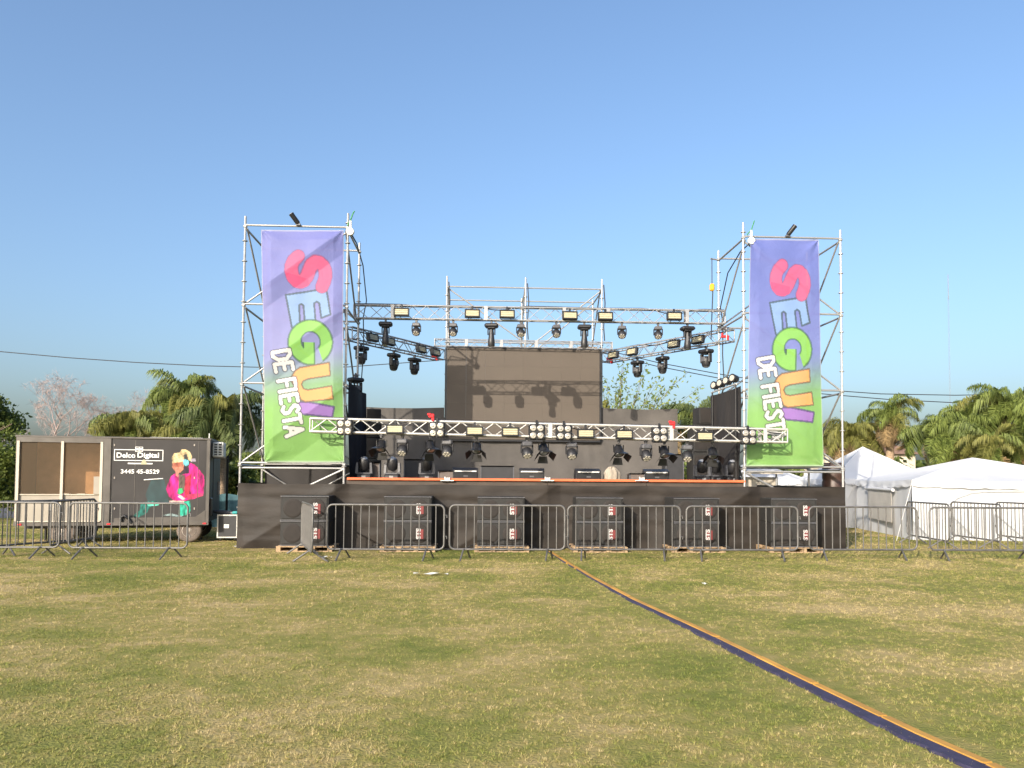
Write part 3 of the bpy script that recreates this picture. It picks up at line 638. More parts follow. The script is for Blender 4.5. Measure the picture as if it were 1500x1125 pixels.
def mk_floor():
    t = thing('floor_moving_head', 'x', 'stage light'); b = MB(); b.box((0,0,.07),(.34,.30,.12),ch=.025); b.build('base','black_plastic',t)
    for s in (-1,1):
        MB().box((s*.10,0,.012),(.05,.26,.024)).build('foot','rubber',t)
        b = MB(); b.prism([(s*.165-.03,-.07,.15),(s*.165+.03,-.07,.15),(s*.155+.022,-.05,.40),(s*.155-.022,-.05,.40)],(0,.12,0)); b.build('yoke_arm','fixture_grey',t)
    MB().box((0,0,.15),(.34,.16,.045),ch=.015).build('yoke_base','fixture_grey',t)
    MB().lathe([(.06,-.14),(.11,-.11),(.125,.0),(.122,.10),(.10,.14)],(0,-.01,.36),14,(0,-.25,1)).build('head','black_plastic',t); MB().lathe([(.09,0),(.07,.03),(.03,.045)],Vector((0,-.01,.36))+Vector((0,-.25,1)).normalized()*.135,14,(0,-.25,1)).build('lens','lens_glass',t)
    MB().box((0,-.152,.075),(.09,.01,.05)).build('display','lens_glass',t); return Proto(t)
BEAM, WASH, SPOT, FRES, BLIND, STROBE, FLOOR = mk_beam(), mk_wash(), mk_spot(), mk_fresnel(), mk_blinder(), mk_strobe(), mk_floor()
far = 'counted from the trailer-side tower'
# upper truss
def tz(x): return 5.64+(x+2.93)/9.27*.02
for i, px in enumerate((565,720,856,1007)):
    p = onY(px, 470, 19.55); BEAM.put((p.x, 19.55, tz(p.x)-.235), R(RNG.uniform(-8,8)), f'{ORD[i]} slim beam light under the upper truss {far}', 'beam lights under the upper truss')
for i, px in enumerate((610,664,763,815,911,964)):
    p = onY(px, 470, 19.55); WASH.put((p.x, 19.55, tz(p.x)-.25), R(RNG.uniform(-6,6)), f'{ORD[i]} short wash light under the upper truss {far}', 'wash lights under the upper truss')
for i, (px, py) in enumerate(((588,457),(692,459),(743,460),(835,462),(887,463),(988,463))):
    p = onY(px, py, 19.38); STROBE.put((p.x, 19.38, p.z), (R(-6),0,0), f'{ORD[i]} cream strobe panel on the upper truss {far}', 'strobe panels on the upper truss')
# slanting trusses
def along(T, px):
    t, a, b, ax = T; best = min(range(101), key=lambda k: abs(_px(a.lerp(b, k/100))-px)); return a.lerp(b, best/100)
def _px(p):
    d = p-CC; u, v = FPX*d.dot(CR)/d.dot(CF), -FPX*d.dot(CU)/d.dot(CF); return PX0+u*cr-v*sr
for T, nm, spots, pans, back in ((SLt,'shaded slanting truss',(529,577,607),(537,562,609,630),-1),(SRt,'sunlit slanting truss',(933,971,1035),(905,933,995,1030),1)):
    rz = math.atan2(T[3].y, T[3].x); rz = rz if back < 0 else rz+math.pi
    for i, px in enumerate(spots):
        p = along(T, px); SPOT.put((p.x, p.y, p.z-.25), rz+R(RNG.uniform(-15,15)), f'{ORD[i]} stout black spot light under the {nm} {far}', 'spot lights under the slanting trusses')
    for i, px in enumerate(pans):
        p = along(T, px)-Vector((0,0,0)); n_ = Vector((math.sin(rz), -math.cos(rz), 0))*.22; STROBE.put((p.x+n_.x, p.y+n_.y, p.z-.01), (R(-10),0,rz), f'{ORD[i]} strobe panel on the {nm} {far}', 'strobe panels on the slanting trusses')
# low front truss
def fz(px): a, b = FT[1], FT[2]; x = onY(px, 0, 17.45).x; return x, a.z+(b.z-a.z)*(x-a.x)/(b.x-a.x)
for i, px in enumerate((515,647,790,829,966,1093)):
    x, z = fz(px); x = onY(px, 0, 17.22).x; BLIND.put((x, 17.20, z-.045), (R(RNG.uniform(-5,3)),0,R(RNG.uniform(-6,6))), f'{ORD[i]} four-lamp blinder on the low front truss {far}', 'blinders on the front truss')
for i, px in enumerate((587,701,752,860,915,1030)):
    x, z = fz(px); x = onY(px, 0, 17.24).x; STROBE.put((x, 17.22, z-.055), (R(-4),0,0), f'{ORD[i]} cream strobe panel on the low front truss {far}', 'strobe panels on the front truss')
for i, px in enumerate((598,662,776,840,946,1005)):
    x, z = fz(px); o = WASH.put((x, 17.45, z-.24), R(RNG.uniform(-10,10)), f'{ORD[i]} round wash light under the low front truss {far}', 'wash lights under the front truss'); o.scale = (1.18,1.18,1.18)
for i, px in enumerate((568,638,704,800,907,972,1041)):
    x, z = fz(px); x = onY(px, 0, 17.6).x; o = FRES.put((x, 17.57, z-.235), R(RNG.uniform(-35,35)), f'{ORD[i]} black barn-door light under the low front truss {far}', 'barn-door lights under the front truss')
# black cables lying along the trusses and dipping between the lamps
def truss_cable(T, s, label, seed, dip, off):
    t_, a, b, ax = T; rr = random.Random(seed); L = (b-a).length; sd = Vector((0,0,1)).cross(ax).normalized(); n = int(L/.16); pts = []; ph = rr.uniform(0,6)
    for k in range(n+1):
        d = L*k/n; z = s/2+.016; low = max(0, math.sin(d*2.1+ph)*math.sin(d*.83+ph*2)); pts.append(ax*d+sd*(off+.03*math.sin(d*1.7+ph))+Vector((0,0,z-dip*low**1.5)))
    tag(MB().path(pts, .013, 5).build('truss_cable','cable_black',None,a), label, 'cable', 'cables along the trusses')
truss_cable(FT, .335, 'black cable looping along the low front truss', 3, .16, .06); truss_cable(TT, .36, 'black cable looping along the upper truss', 5, .14, .0)
truss_cable(SLt, .34, 'black cable along the shaded slanting truss', 7, .12, .05); truss_cable(SRt, .34, 'black cable along the sunlit slanting truss', 9, .12, .05)
# on the deck
DT = DZ
for i, px in enumerate((533,575,625)):
    p = onY(px, 690, 18.5); FLOOR.put((p.x, 18.5, DT), R(RNG.uniform(-15,15)), f'{ORD[i]} moving head standing on deck edge {far}', 'moving heads on the deck by the shaded drape')
for i, px in enumerate((1028,1050,1073)):
    p = onY(px, 690, 18.4); FLOOR.put((p.x, 18.4+.12*(i%2), DT), R(RNG.uniform(-15,15)), f'{ORD[2-i]} moving head beside the grey drape, counted from the tent-side tower', 'moving heads on the deck by the grey drape')
# moving head clamped on the shaded drape's frame
o = SPOT.put(onY(521, 553, 19.5), R(40), 'lone black spot light clamped above the shaded side drape', 'spot lights under the slanting trusses')
t = thing('lamp_bracket', 'short black arm holding the lone spot light on the trailer-side tower', 'bracket', o.location+Vector((0,0,.06))); rod('arm', (0,0,0), Vector((-2.85,19.75,o.location.z+.06))-(o.location+Vector((0,0,.06))), .022, 'black_metal', t); rod('stem', (0,0,-.05), (0,0,.05), .02, 'black_metal', t)
# row of four lamps on the grey drape
t = thing('lamp_bar', 'silver bar with four round lamps on top of the grey side drape', 'lamp bar', (6.15,18.1,3.80)); rod('bar', (0,0,0), (0,1.9,0), .022, 'aluminium', t)
for s in (.05,1.85): rod('post', (0,s,-2.3), (0,s,0), .02, 'black_metal', t)
for k in range(4):
    ax = (-.85,-.45,.12); l = MB().lathe([(.05,-.13),(.085,-.10),(.10,.02),(.105,.06),(.09,.065)],(0,.2+.48*k,.15),14,ax).build('lamp','black_metal',t); MB().lathe([(.088,0),(.05,.012)],Vector((0,.2+.48*k,.15))+Vector(ax).normalized()*.06,14,ax).build('lens','lens_pale',l); rod('stem', (0,.2+.48*k,0), (0,.2+.48*k,.08), .014, 'black_metal', t)

# ------------------------------------------------------------------ things on the deck
t = thing('wedge_monitor','x','loudspeaker'); b = MB(); b.prism([(-.29,-.02,0),(-.29,.34,0),(-.29,.34,.16),(-.29,.20,.30),(-.29,-.02,.24)],(.58,0,0)); b.build('cabinet','black_plastic',t)
MB().box((0,-.03,.105),(.54,.02,.17),ch=.006).build('grille','black_metal',t); MB().box((0,-.034,.215),(.50,.02,.03),ch=.006).build('sun_glint_strip','white_paint',t); MB().box((0,-.044,.105),(.10,.01,.035)).build('badge','fixture_grey',t)  # white strip paints the sun's highlight on the glossy black top
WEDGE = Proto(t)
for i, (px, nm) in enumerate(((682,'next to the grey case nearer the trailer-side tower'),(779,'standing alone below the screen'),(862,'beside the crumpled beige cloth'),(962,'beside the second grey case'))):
    p = onY(px, 690, 18.15); WEDGE.put((p.x, 18.15, DT), R(RNG.uniform(-4,4)), 'black monitor wedge with painted sun glint strip '+nm, 'stage monitor wedges')
def case_box(px, Y, wd, dp, h, label, m='grey_case'):
    p = onY(px, 690, Y); t = thing('equipment_case', label, 'case', (p.x, Y, DT)); MB().box((0,0,h/2),(wd-.02,dp-.02,h-.02)).build('shell', m, t); b = MB()
    for x in (-1,1):
        for z in (.015,h-.015): b.box((x*0,-dp/2+.005,z),(wd,.025,.025))
        b.box((x*(wd/2-.0115),-dp/2+.004,h/2),(.025,.027,h-.06))
    b.build('edging','fixture_grey',t); return t
case_box(654, 18.3, .37, .35, .23, 'low grey-brown equipment case on the deck next to a monitor wedge'); case_box(931, 18.3, .36, .35, .20, 'low grey-brown equipment case between beige cloth and monitor wedge'); case_box(551, 18.8, .2, .3, .42, 'tall narrow grey case standing between two moving heads')
case_box(612, 21.2, .7, .5, .55, 'black case standing against the backdrop near the shaded drape', 'case_black'); case_box(728, 21.6, .9, .5, .40, 'wide black case standing below the video screen', 'case_black'); case_box(985, 21.4, .5, .5, .75, 'upright black case beside the backdrop edge towards the tents', 'case_black')
p = onY(896, 690, 18.3)
def lump(u, v):
    th = u*2*math.pi; r = .19*(1+.10*np.sin(3*th+1)+.07*np.sin(7*th+v*3)); k = np.sin(np.clip(v,0,1)*math.pi*.5+.25).clip(0,1); z = .33*(1-v)**.6*(1+.08*np.sin(5*th)); return np.stack([r*k*np.cos(th), .8*r*k*np.sin(th), z], 1)
tag(obj('cloth_bundle', grid_mesh('cloth_bundle', 40, 16, lump), 'beige_cloth', None, (p.x, 18.3, DT)), 'crumpled beige cloth bundle standing on the deck edge', 'cloth')
# side fill stacks
def stack(px0, px1, Y, levels, label):
    a, b = onY(px0, 690, Y), onY(px1, 690, Y); t = thing('speaker_stack', label, 'loudspeaker', ((a.x+b.x)/2, Y, DT), R(6)); z = 0; wd = b.x-a.x
    for h, dx, k in levels:
        c = MB().box((dx,.2,z+h/2),(wd*k,.5,h-.012),ch=.012).build('cabinet','speaker_black',t); MB().box((dx,-.055,z+h/2),(wd*k*.86,.012,h*.78)).build('grille','speaker_cone',c); z += h
stack(535, 558, 20.9, ((.55,0,1),(.55,.01,1),(.4,0,1),(.36,.0,.9)), 'tall narrow loudspeaker stack near the shaded side drape')
stack(1014, 1050, 21.0, ((.80,0,1),(.75,.02,1),(.46,.08,.7)), 'loudspeaker stack stepping down from the grey side drape')
# chain hoist, pulleys and small flood lights on the towers
p = onY(1043, 421, 19.6); t = thing('chain_hoist','yellow chain hoist hanging on the tent-side tower','hoist',p); MB().box((0,0,0),(.12,.10,.19),ch=.03).build('body','yellow_paint',t); rod('chain',(0,0,.08),(0,0,.75),.012,'black_metal',t); rod('chain',(.02,0,-.09),(.0,.1,-1.3),.014,'black_metal',t); rod('arm',(-.02,.05,.75),(6.26-p.x,.15,.75),.02,'galvanised',t)
for x, y, nm in ((-2.78,17.8,'trailer-side'),(6.42,17.8,'tent-side')):
    t = thing('pulley_block','white pulley with a dark rope at the top corner of the '+nm+' tower','pulley',(x,y,7.25)); MB().lathe([(.07,-.025),(.09,-.02),(.06,0),(.09,.02),(.07,.025)],(0,0,-.16),12,(0,1,0)).build('wheel','white_paint',t)
    MB().path([(-.08,.08,.0),(0,0,.1),(.05,0,.25),(.08,.03,.32)],.014).build('tie','green_rope',t); MB().box((0,.02,-.02),(.05,.05,.24),ch=.01).build('hanger','white_paint',t)
    s = 1 if x < 0 else -1; MB().path([(.02*s,.02,-.2),(.06*s,.6,-.25),(.10*s,1.4,-.55),(.13*s,1.9,-1.3),(.05*s,1.95,-1.7),(.08*s,1.9,-2.5),(.02*s,1.95,-3.4)],.014).build('rope','cable_black',t)
for px, py, nm, s in ((437,329,'trailer-side',-1),(1154,345,'tent-side',1)):
    p = onY(px, py, 17.85); t = thing('tube_flood_light','small black tube light tilted on top of the '+nm+' tower','flood light',(p.x,17.85,7.26)); ax = Vector((s*.55,-.25,.75)); MB().lathe([(.045,0),(.055,.03),(.055,.22),(.06,.26)],(0,0,.0),10,ax).build('tube','black_metal',t); b = MB(); b.box((0,0,-.02),(.11,.06,.05),ch=.01); b.build('clamp','fixture_grey',t); MB().lathe([(.05,0),(.04,.01)],ax.normalized()*.262,10,ax).build('lens','lens_glass',t)

# ================================================================== SUBWOOFERS ON PALLETS
def mk_pallet():
    t = thing('wooden_pallet','x','pallet')
    for y in (-.38,-.19,0,.19,.38): MB().box((0,y,.105),(1.16,.10,.02)).build('top_board','pallet_wood',t)
    for x in (-.53,-.18,.18,.53): MB().box((x,0,.0575),(.09,.86,.075)).build('stringer','pallet_wood',t)
    for y in (-.38,0,.38): MB().box((0,y,.01),(1.16,.10,.02)).build('bottom_board','pallet_wood',t)
    return Proto(t)
STS = text_mesh('STS', .12, .006, 1.25)
def mk_sub():
    t = thing('subwoofer','x','loudspeaker'); b = MB(); b.box((0,.37,.265),(1.0,.72,.52),ch=.012); b.build('cabinet','speaker_black',t); MB().box((0,0,.265),(.93,.02,.45),ch=.006).build('grille','speaker_black',t)
    for s in (-1,1): MB().lathe([(.205,0),(.195,.010),(.15,.012),(.06,.014)],(s*.24,-.009,.265),20,(0,-1,0)).build('cone','speaker_cone',t)
    MB().box((.275,-.027,.255),(.12,.01,.20)).build('logo_plate','sts_red',t)
    me = STS.copy(); o = obj('logo', me, 'logo_white', t, (.235,-.035,.265)); o.rotation_euler = (R(90), R(-90), 0)
    b = MB(); b.box((0,-.004,.512),(1.004,.02,.014)); b.box((0,-.0045,.014),(1.004,.02,.014))
    b.build('edge_rail','fixture_grey',t); return Proto(t)
PAL, SUB = mk_pallet(), mk_sub()
for i, (a, b_) in enumerate(((411,480),(562,632),(701,767),(845,912),(990,1052),(1130,1198))):
    p = onY((a+b_)/2, 765, 16.8); rz = R(RNG.uniform(-2.5,2.5)); PAL.put((p.x+.02, 17.18, 0), rz, f'wooden pallet under the {ORD[i]} speaker stack {far}', 'pallets under the speaker stacks')
    for k in range(2):
        SUB.put((p.x, 16.82, .117+.523*k), rz+R(RNG.uniform(-.6,.6)), f'{"lower" if k == 0 else "upper"} black subwoofer of the {ORD[i]} pair {far}', 'subwoofers before the stage skirt')
for i, (x0, x1) in enumerate(((0,1),(1,2),(2,3),(3,4),(4,5))):
    c = [onY(p, 765, 17.3).x for p in (447,597,734,878,1021,1164)]; b = MB(); a, e = c[x0]+.56, c[x1]-.56; pts = [(a-.06,17.35,.12),(a+.08,17.3,.10)]+[(a+.08+(e-a-.16)*k/6, 17.25+.06*math.sin(k*2.1+i), .02+.012*(k%2)) for k in range(1,6)]+[(e-.08,17.3,.1),(e+.06,17.35,.12)]
    tag(b.path(pts, .016).build('speaker_cable','cable_black'), f'black cable between {ORD[i]} and {ORD[i+1]} speaker stacks {far}', 'cable', 'cables between the speaker stacks')

# ================================================================== CROWD BARRIERS
BL, BH = 2.24, 1.06
def mk_barrier():
    t = thing('crowd_barrier','x','barrier'); h = BL/2-.02; z0, z1, r = .20, BH-.02, .10; pts = []
    for cx, cz, a0 in ((h-r,z1-r,0),(-h+r,z1-r,90),(-h+r,z0+r,180),(h-r,z0+r,270)):
        for k in range(5): a = R(a0+22.5*k); pts.append((cx+r*math.cos(a), 0, cz+r*math.sin(a)))
    MB().path(pts, .020, 8, True).build('frame','barrier_steel',t); n = 14
    for i in range(1, n): x = -h+2*h*i/n; rod('bar', (x,0,z0), (x,0,z1), .0115, 'barrier_steel', t, 6)
    for s in (-1,1):
        x = s*.80; b = MB(); b.path([(x-.085,-.30,.012),(x-.035,-.03,.20),(x+.035,.03,.20),(x+.085,.30,.012)], .018, 6); b.build('foot','barrier_steel',t)
    for z in (.45,.85): MB().path([(h,0,z),(h+.05,0,z),(h+.05,0,z-.05)],.009,6).build('hook','barrier_steel',t)
    return Proto(t)
BAR = mk_barrier()
def barrier(p0, p1, label, z=0.):
    p0, p1 = Vector(p0), Vector(p1); c = (p0+p1)/2; BAR.put((c.x, c.y, z), math.atan2(p1.y-p0.y, p1.x-p0.x), label, 'steel crowd barriers')
def front(xa, xb, Ya, Yb, label): a, b = onY(xa, 770, Ya), onY(xb, 770, Yb); d = (b-a); d.z = 0; d = d.normalized()*BL/2; c = (a+b)/2; c.z = 0; barrier(c-d, c+d, label)
front(478,652,15.15,15.15,'crowd barrier next to the edge-on barrier, before the second speaker stack')
front(657,829,15.2,15.15,'crowd barrier before the third speaker stack from the trailer')
front(831,997,15.2,15.25,'crowd barrier where the ochre cable cover begins, before the fourth speaker stack')
front(1002,1172,15.2,15.2,'crowd barrier before the fifth and sixth speaker stacks')
front(1183,1345,15.3,15.35,'crowd barrier across the corner of the stage skirt, towards the tents')
front(1357,1526,15.3,15.25,'crowd barrier at the end of the front row, before the white tent')
front(95,281,15.35,15.3,'crowd barrier before the wheels and mural of the trailer')
front(-92,87,15.35,15.4,'crowd barrier before the windowed half of the trailer')
a, b = onZ(424,818), onZ(461,826); c = (a+b)/2; d = Vector((.30,-1.0,0)).normalized()*BL/2; c = Vector((onY(447,770,15.35).x,15.5,0)); barrier(c-d, c+d, 'crowd barrier standing edge-on before the first speaker stack')
c = Vector((onY(71,770,16.6).x,16.6,0)); d = Vector((.50,1,0)).normalized()*BL/2; barrier(c-d, c+d, 'crowd barrier turned sideways behind the row, near the windowed end of the trailer')
c = Vector((onY(101,770,16.7).x,16.9,0)); d = Vector((-.08,1,0)).normalized()*BL/2; barrier(c-d, c+d, 'crowd barrier nearly end-on behind the row, near the trailer front wheel')
for i, (px, dx) in enumerate(((1358,.12),(1428,.09),(1499,.07))):
    c = Vector((onY(px,770,18.6).x,18.6,0)); d = Vector((dx,1,0)).normalized()*BL/2; barrier(c-d, c+d, f'crowd barrier set askew beside the white tent, {ORD[i]} from the stage corner')

# ================================================================== TRAILER
A = onY(20.5, 766, 18.3); TA = R(11.0); TDX, TDN = Vector((math.cos(TA), math.sin(TA), 0)), Vector((math.sin(TA), -math.cos(TA), 0))
TO = Vector((A.x, A.y, 0))
def tp(px, py):
    """photo pixel -> (x along the front, z) on the trailer's front wall"""
    d = ray(px, py); s = (TO-CC).dot(TDN)/d.dot(TDN); p = CC+d*s; return (p-TO).dot(TDX), p.z
TLn = tp(307,700)[0]; ZB = tp(30,766)[1]; ZT = tp(30,640)[1]; TD = 2.1
t = thing('trailer_cabin','dark box trailer with big windows and a mural of a person with headphones','trailer',TO,TA)
xs_ = tp(162,700)[0]; xd = tp(153,700)[0]
b = MB(); b.box((TLn/2,TD-.02,(ZB+ZT)/2),(TLn,.04,ZT-ZB)); b.box((TLn-.02,TD/2,(ZB+ZT)/2),(.04,TD-.085,ZT-ZB)); b.box((.02,TD/2,(ZB+ZT)/2),(.04,TD-.085,ZT-ZB)); b.box((TLn/2,TD/2,ZB+.03),(TLn-.085,TD-.085,.06)); b.box((xs_+.03,TD/2,(ZB+ZT)/2),(.04,TD-.12,ZT-ZB-.1)); b.build('body','trailer_dark',t)
r = MB(); r.box((TLn/2,TD/2,ZT+.02),(TLn+.06,TD+.06,.05),ch=.012); rf = r.build('roof','trailer_trim',t); MB().box((TLn*.36,TD*.5,ZT+.06),(.5,.4,.05),ch=.015).build('roof_vent','trailer_trim',rf); MB().box((TLn*.80,TD*.3,ZT+.055),(1.2,.4,.03),ch=.01).build('roof_sheet','white_paint',rf); rod('corner_post',(TLn-.03,.03,ZT+.04),(TLn-.03,.03,ZT+.16),.012,'white_paint',rf)
# mural half of the front wall
MB().box(((xs_+TLn)/2,.02,(ZB+ZT)/2),(TLn-xs_,.04,ZT-ZB-.002)).build('front_panel','trailer_dark',t)
# frame round the window half
fm = MB(); fm.box(((xd-.035+xs_)/2,.0,(ZB+ZT)/2),(xs_-xd+.035,.06,ZT-ZB)); fm.box((xd/2,.0,ZT-.055),(xd-.07,.06,.11)); fm.box((TLn/2,-.005,ZB-.035),(TLn,.09,.07)); fm.box((.025,0,(ZB+ZT)/2),(.05,.062,ZT-ZB)); fm.box((TLn-.035,-.004,(ZB+ZT)/2),(.07,.05,ZT-ZB-.004)); fm.build('frame','trailer_trim',t)
# foot plate: dark step along the base with a sloping end
MB().prism([(xs_+.1,-.012,ZB),(TLn-.08,-.012,ZB),(TLn-.08,-.012,ZB+.28),(TLn-.18,-.012,ZB+.20),(TLn-.3,-.012,ZB+.12),(xs_+.1,-.012,ZB+.10)],(0,.010,0)).build('base_plate','trailer_trim',t)
zs = tp(60,725)[1]; xm = tp(91,700)[0]; wl, wr = tp(26,700)[0], tp(152,700)[0]-.05; zt = tp(60,646)[1]; zw = ZB+.04
# window half: counter front below the glass, posts, glass panes
MB().box(((wl+wr)/2,.03,(zw+zs)/2),(wr-wl,.03,zs-zw)).build('counter_front','trailer_beige',t); MB().box(((wl+wr)/2,.02,zs+.01),(wr-wl-.01,.06,.02)).build('counter_edge','trailer_cream',t)
for x in (wl, xm, wr): MB().box((x,-.005,(zw+zt)/2),(.055,.075,zt-zw)).build('window_post','trailer_cream',t)
MB().box(((wl+wr)/2,-.004,zw-.012),(wr-wl,.07,.024)).build('window_sill','trailer_cream',t)
for x0, x1 in ((wl+.028,xm-.028),(xm+.028,wr-.028)): MB().add([(x0,.0,zs+.02),(x1,.0,zs+.02),(x1,.0,zt),(x0,.0,zt)],[(0,1,2,3)]).build('window_pane','window_glass',t)
MB().box(((tp(138,700)[0]+wr-.03)/2,-.02,(zs+tp(140,698)[1])/2+.01),(wr-.03-tp(138,700)[0],.03,tp(140,698)[1]-zs-.02)).build('raised_panel','trailer_beige',t)
# inside: wooden back wall, shelf with equipment
MB().box((xd/2,1.15,(ZB+ZT)/2),(xd-.15,.02,ZT-ZB-.1)).build('inner_wall','trailer_wood',t); MB().box((xd/2,.35,zs-.03),(xd-.2,.5,.03)).build('inner_counter','trailer_beige',t)
for x, wd, h in ((.95,.16,.03),(1.28,.18,.03),(1.72,.16,.12),(2.0,.3,.03)): MB().box((x,.3,zs+h/2+.0),(wd,.15,h)).build('desk_item','white_paint',t)
# mural
mx0, mz0 = xs_+.04, ZB+.08; mx1, mz1 = TLn-.09, ZT-.03
def mural(u, v):
    # work in photo pixels of the front wall
    X = mx0+(mx1-mx0)*u; Z = mz0+(mz1-mz0)*v
    x0, z0 = tp(165,760); x1, z1 = tp(300,645); P = np.stack([165+(X-x0)/(x1-x0)*135, 760+(Z-z0)/(z1-z0)*(-115)], 1)
    rng = np.random.default_rng(2); c = np.empty((len(P),3)); c[:] = np.array((.057,.052,.051)); c *= (1+.10*wave(P[:,0]*.06, P[:,1]*.05, 12, .5))[:,None]
    def z2(p): return [(230+a/7.03, 640+b/7.03) for a, b in p]
    def lay(poly, col, nz=.0, sc=.5, blend=1.):
        m = inside(P, z2(poly)); k = 1+nz*wave(P[m,0]*sc*.75, P[m,1]*sc*.28, len(poly), .6)
        c[m] = c[m]*(1-blend)+blend*np.array(lin(col))*np.clip(k,.25,1.9)[:,None]
    lay([(-70,455),(70,440),(125,690),(-90,690),(-125,600)],(48,88,92),.2,.3,.55)               # laptop glow
    lay([(-170,680),(0,660),(30,700),(-60,720),(-110,790),(-190,830),(-250,815),(-180,760)],(38,130,118),.6,.6,.8); lay([(-110,690),(30,690),(10,710),(-90,718)],(110,225,200),.3)
    lay([(240,700),(270,670),(350,665),(360,750),(340,800),(280,815),(240,820),(230,790)],(58,190,160),.4,.6)
    lay([(60,810),(150,790),(230,810),(290,820),(230,825)],(140,160,160),.3)
    lay([(130,660),(290,650),(280,690),(200,700),(130,690)],(205,175,165),.3)
    lay([(340,270),(390,290),(440,340),(490,400),(500,470),(490,600),(400,640),(300,660),(180,660),(125,620),(90,545),(110,480),(140,410),(200,370),(230,400),(300,380)],(208,38,128),.45,.55)   # jacket body
    lay([(300,420),(360,380),(350,520),(330,620),(290,640),(285,520)],(196,48,74),.4,.6); lay([(300,600),(480,580),(490,610),(330,650)],(205,62,105),.35)
    lay([(470,590),(490,560),(430,520),(470,470),(490,420),(480,400),(430,440),(400,540)],(150,30,100),.4,.7,.6)
    lay([(220,390),(285,400),(290,560),(245,600),(205,590),(225,520)],(105,90,80),.4,.8); lay([(215,540),(260,530),(275,575),(225,600)],(55,170,105),.4)
    lay([(240,600),(300,640),(270,655),(215,620)],(225,200,200),.2)
    lay([(148,270),(270,255),(275,330),(240,370),(200,375),(165,340),(148,315)],(205,132,108),.35,.8)           # face
    lay([(160,275),(235,270),(240,310),(180,320)],(150,78,62),.3,.9,.7); lay([(185,340),(225,345),(215,420),(190,400)],(215,150,130),.3)
    lay([(143,215),(165,175),(225,165),(245,135),(290,132),(335,160),(360,210),(350,255),(320,240),(300,180),(270,190),(280,250),(235,262),(150,275)],(222,200,150),.45,.9)   # hair
    lay([(262,245),(285,232),(322,245),(325,290),(300,305),(268,290)],(120,205,222),.3,.8); lay([(345,230),(395,225),(400,255),(350,260)],(170,160,175),.3)
    lay([(270,310),(330,320),(330,380),(270,380)],(60,45,60),.3)
    return c*.72
fnm = lambda u, v: np.stack([mx0+(mx1-mx0)*u, np.full_like(u, -.004), mz0+(mz1-mz0)*v], 1)
obj('mural', grid_mesh('mural', 210, 180, fnm, mural), 'mural_print', t)
def lettering(name, body, px0, px1, py, h, fat, m='print_white', yy=-.009):
    me = text_mesh(body, 1.0, fat); w0 = max(v.co.x for v in me.vertices)-min(v.co.x for v in me.vertices); a, z = tp(px0, py); b_, _ = tp(px1, py); k = (b_-a)/w0
    hz = h/62.
    hh = max(v.co.y for v in me.vertices)-min(v.co.y for v in me.vertices); cxm = (max(v.co.x for v in me.vertices)+min(v.co.x for v in me.vertices))/2; cym = (max(v.co.y for v in me.vertices)+min(v.co.y for v in me.vertices))/2
    for v in me.vertices: v.co = Vector(((v.co.x-cxm)*k, (v.co.y-cym)*hz/hh, 0))
    o = obj(name, me, m, t, ((a+b_)/2, yy, z)); o.rotation_euler = (R(90),0,0); return o
lettering('sign_lettering','Delco',171,198.5,666.6,7.4,.022); lettering('sign_lettering','Digital',201.5,233,667.6,9.6,.022); lettering('phone_lettering','3445 45-8529',177,233.5,690.5,6.2,.016)
sb = MB(); x0, z1 = tp(168,658.5); x1, z0 = tp(238.5,675)
for zz in (z0, z1): sb.box(((x0+x1)/2,-.008,zz),(x1-x0+.016,.004,.016))
for xx in (x0, x1): sb.box((xx,-.008,(z0+z1)/2),(.016,.0042,z1-z0-.016))
sb.box((tp(205.5,679)[0],-.008,tp(205,679)[1]),(tp(223,679)[0]-tp(187,679)[0],.004,.028)); sb.build('sign_border','print_white',t)
ib = MB(); cx, cz = tp(204,658); 
for dx in (-.075,0,.075): ib.box((cx+dx,-.0095,cz),(.014,.004,.10))
for dz in (-.05,.05): ib.box((cx,-.0098,cz+dz),(.165,.004,.012))
for s in (-1,1): ib.lathe([(.026,0),(.02,.003)],(cx+s*.037,-.008,cz),10,(0,-1,0))
ib.build('sign_emblem','print_white',t)
hb = MB(); hx, hz_ = tp(211,676); hb.lathe([(.045,0),(.04,.004)],(hx,-.0085,hz_),12,(0,-1,0)); hb.box((hx,-.010,hz_-.045),(.13,.004,.05)); hb.build('sign_motif','strobe_lens',t)
for px in (163,197.5,290): x, _ = tp(px, 700); MB().box((x,-.007,(mz0+mz1)/2),(.010,.006,mz1-mz0)).build('panel_joint','trailer_trim',t)
lx0, lz0 = tp(211,703); lx1, lz1 = tp(239,701); MB().tube((lx0,-.010,lz0),(lx1,-.010,lz1),.012,6).build('laptop_edge','white_paint',t)
# air conditioner and end wall bits
ac = MB(); ac.box((TLn+.14,.55,tp(307,656)[1]-.03),(.26,.5,.36),ch=.02); aco = ac.build('air_conditioner','ac_white',t)
for k in range(5):
    for s in (-1,1): MB().box((TLn+.14+s*.05,.30-.002,tp(307,656)[1]-.15+.06*k),(.07,.012,.035)).build('vent_slot','black_metal',aco)
for s in (.36,.74): MB().box((TLn+.16,s,tp(307,656)[1]-.225),(.30,.03,.025)).build('air_conditioner_bracket','trailer_trim',t)
MB().box((TLn+.006,1.0,ZB+.95),(.012,.7,1.7),ch=.004).build('end_door','trailer_dark',t); MB().box((TLn+.02,.25,ZB+.35),(.04,.3,.42),ch=.02).build('hatch','trailer_trim',t)
MB().box((TLn+.02,1.75,ZB+.78),(.04,.12,.35)).build('meter_box','trailer_cream',t)
for px in (30, 160, 300): MB().box((tp(px,764)[0],-.055,ZB-.035),(.08,.02,.035),ch=.005).build('marker_lamp','red_strap',t)
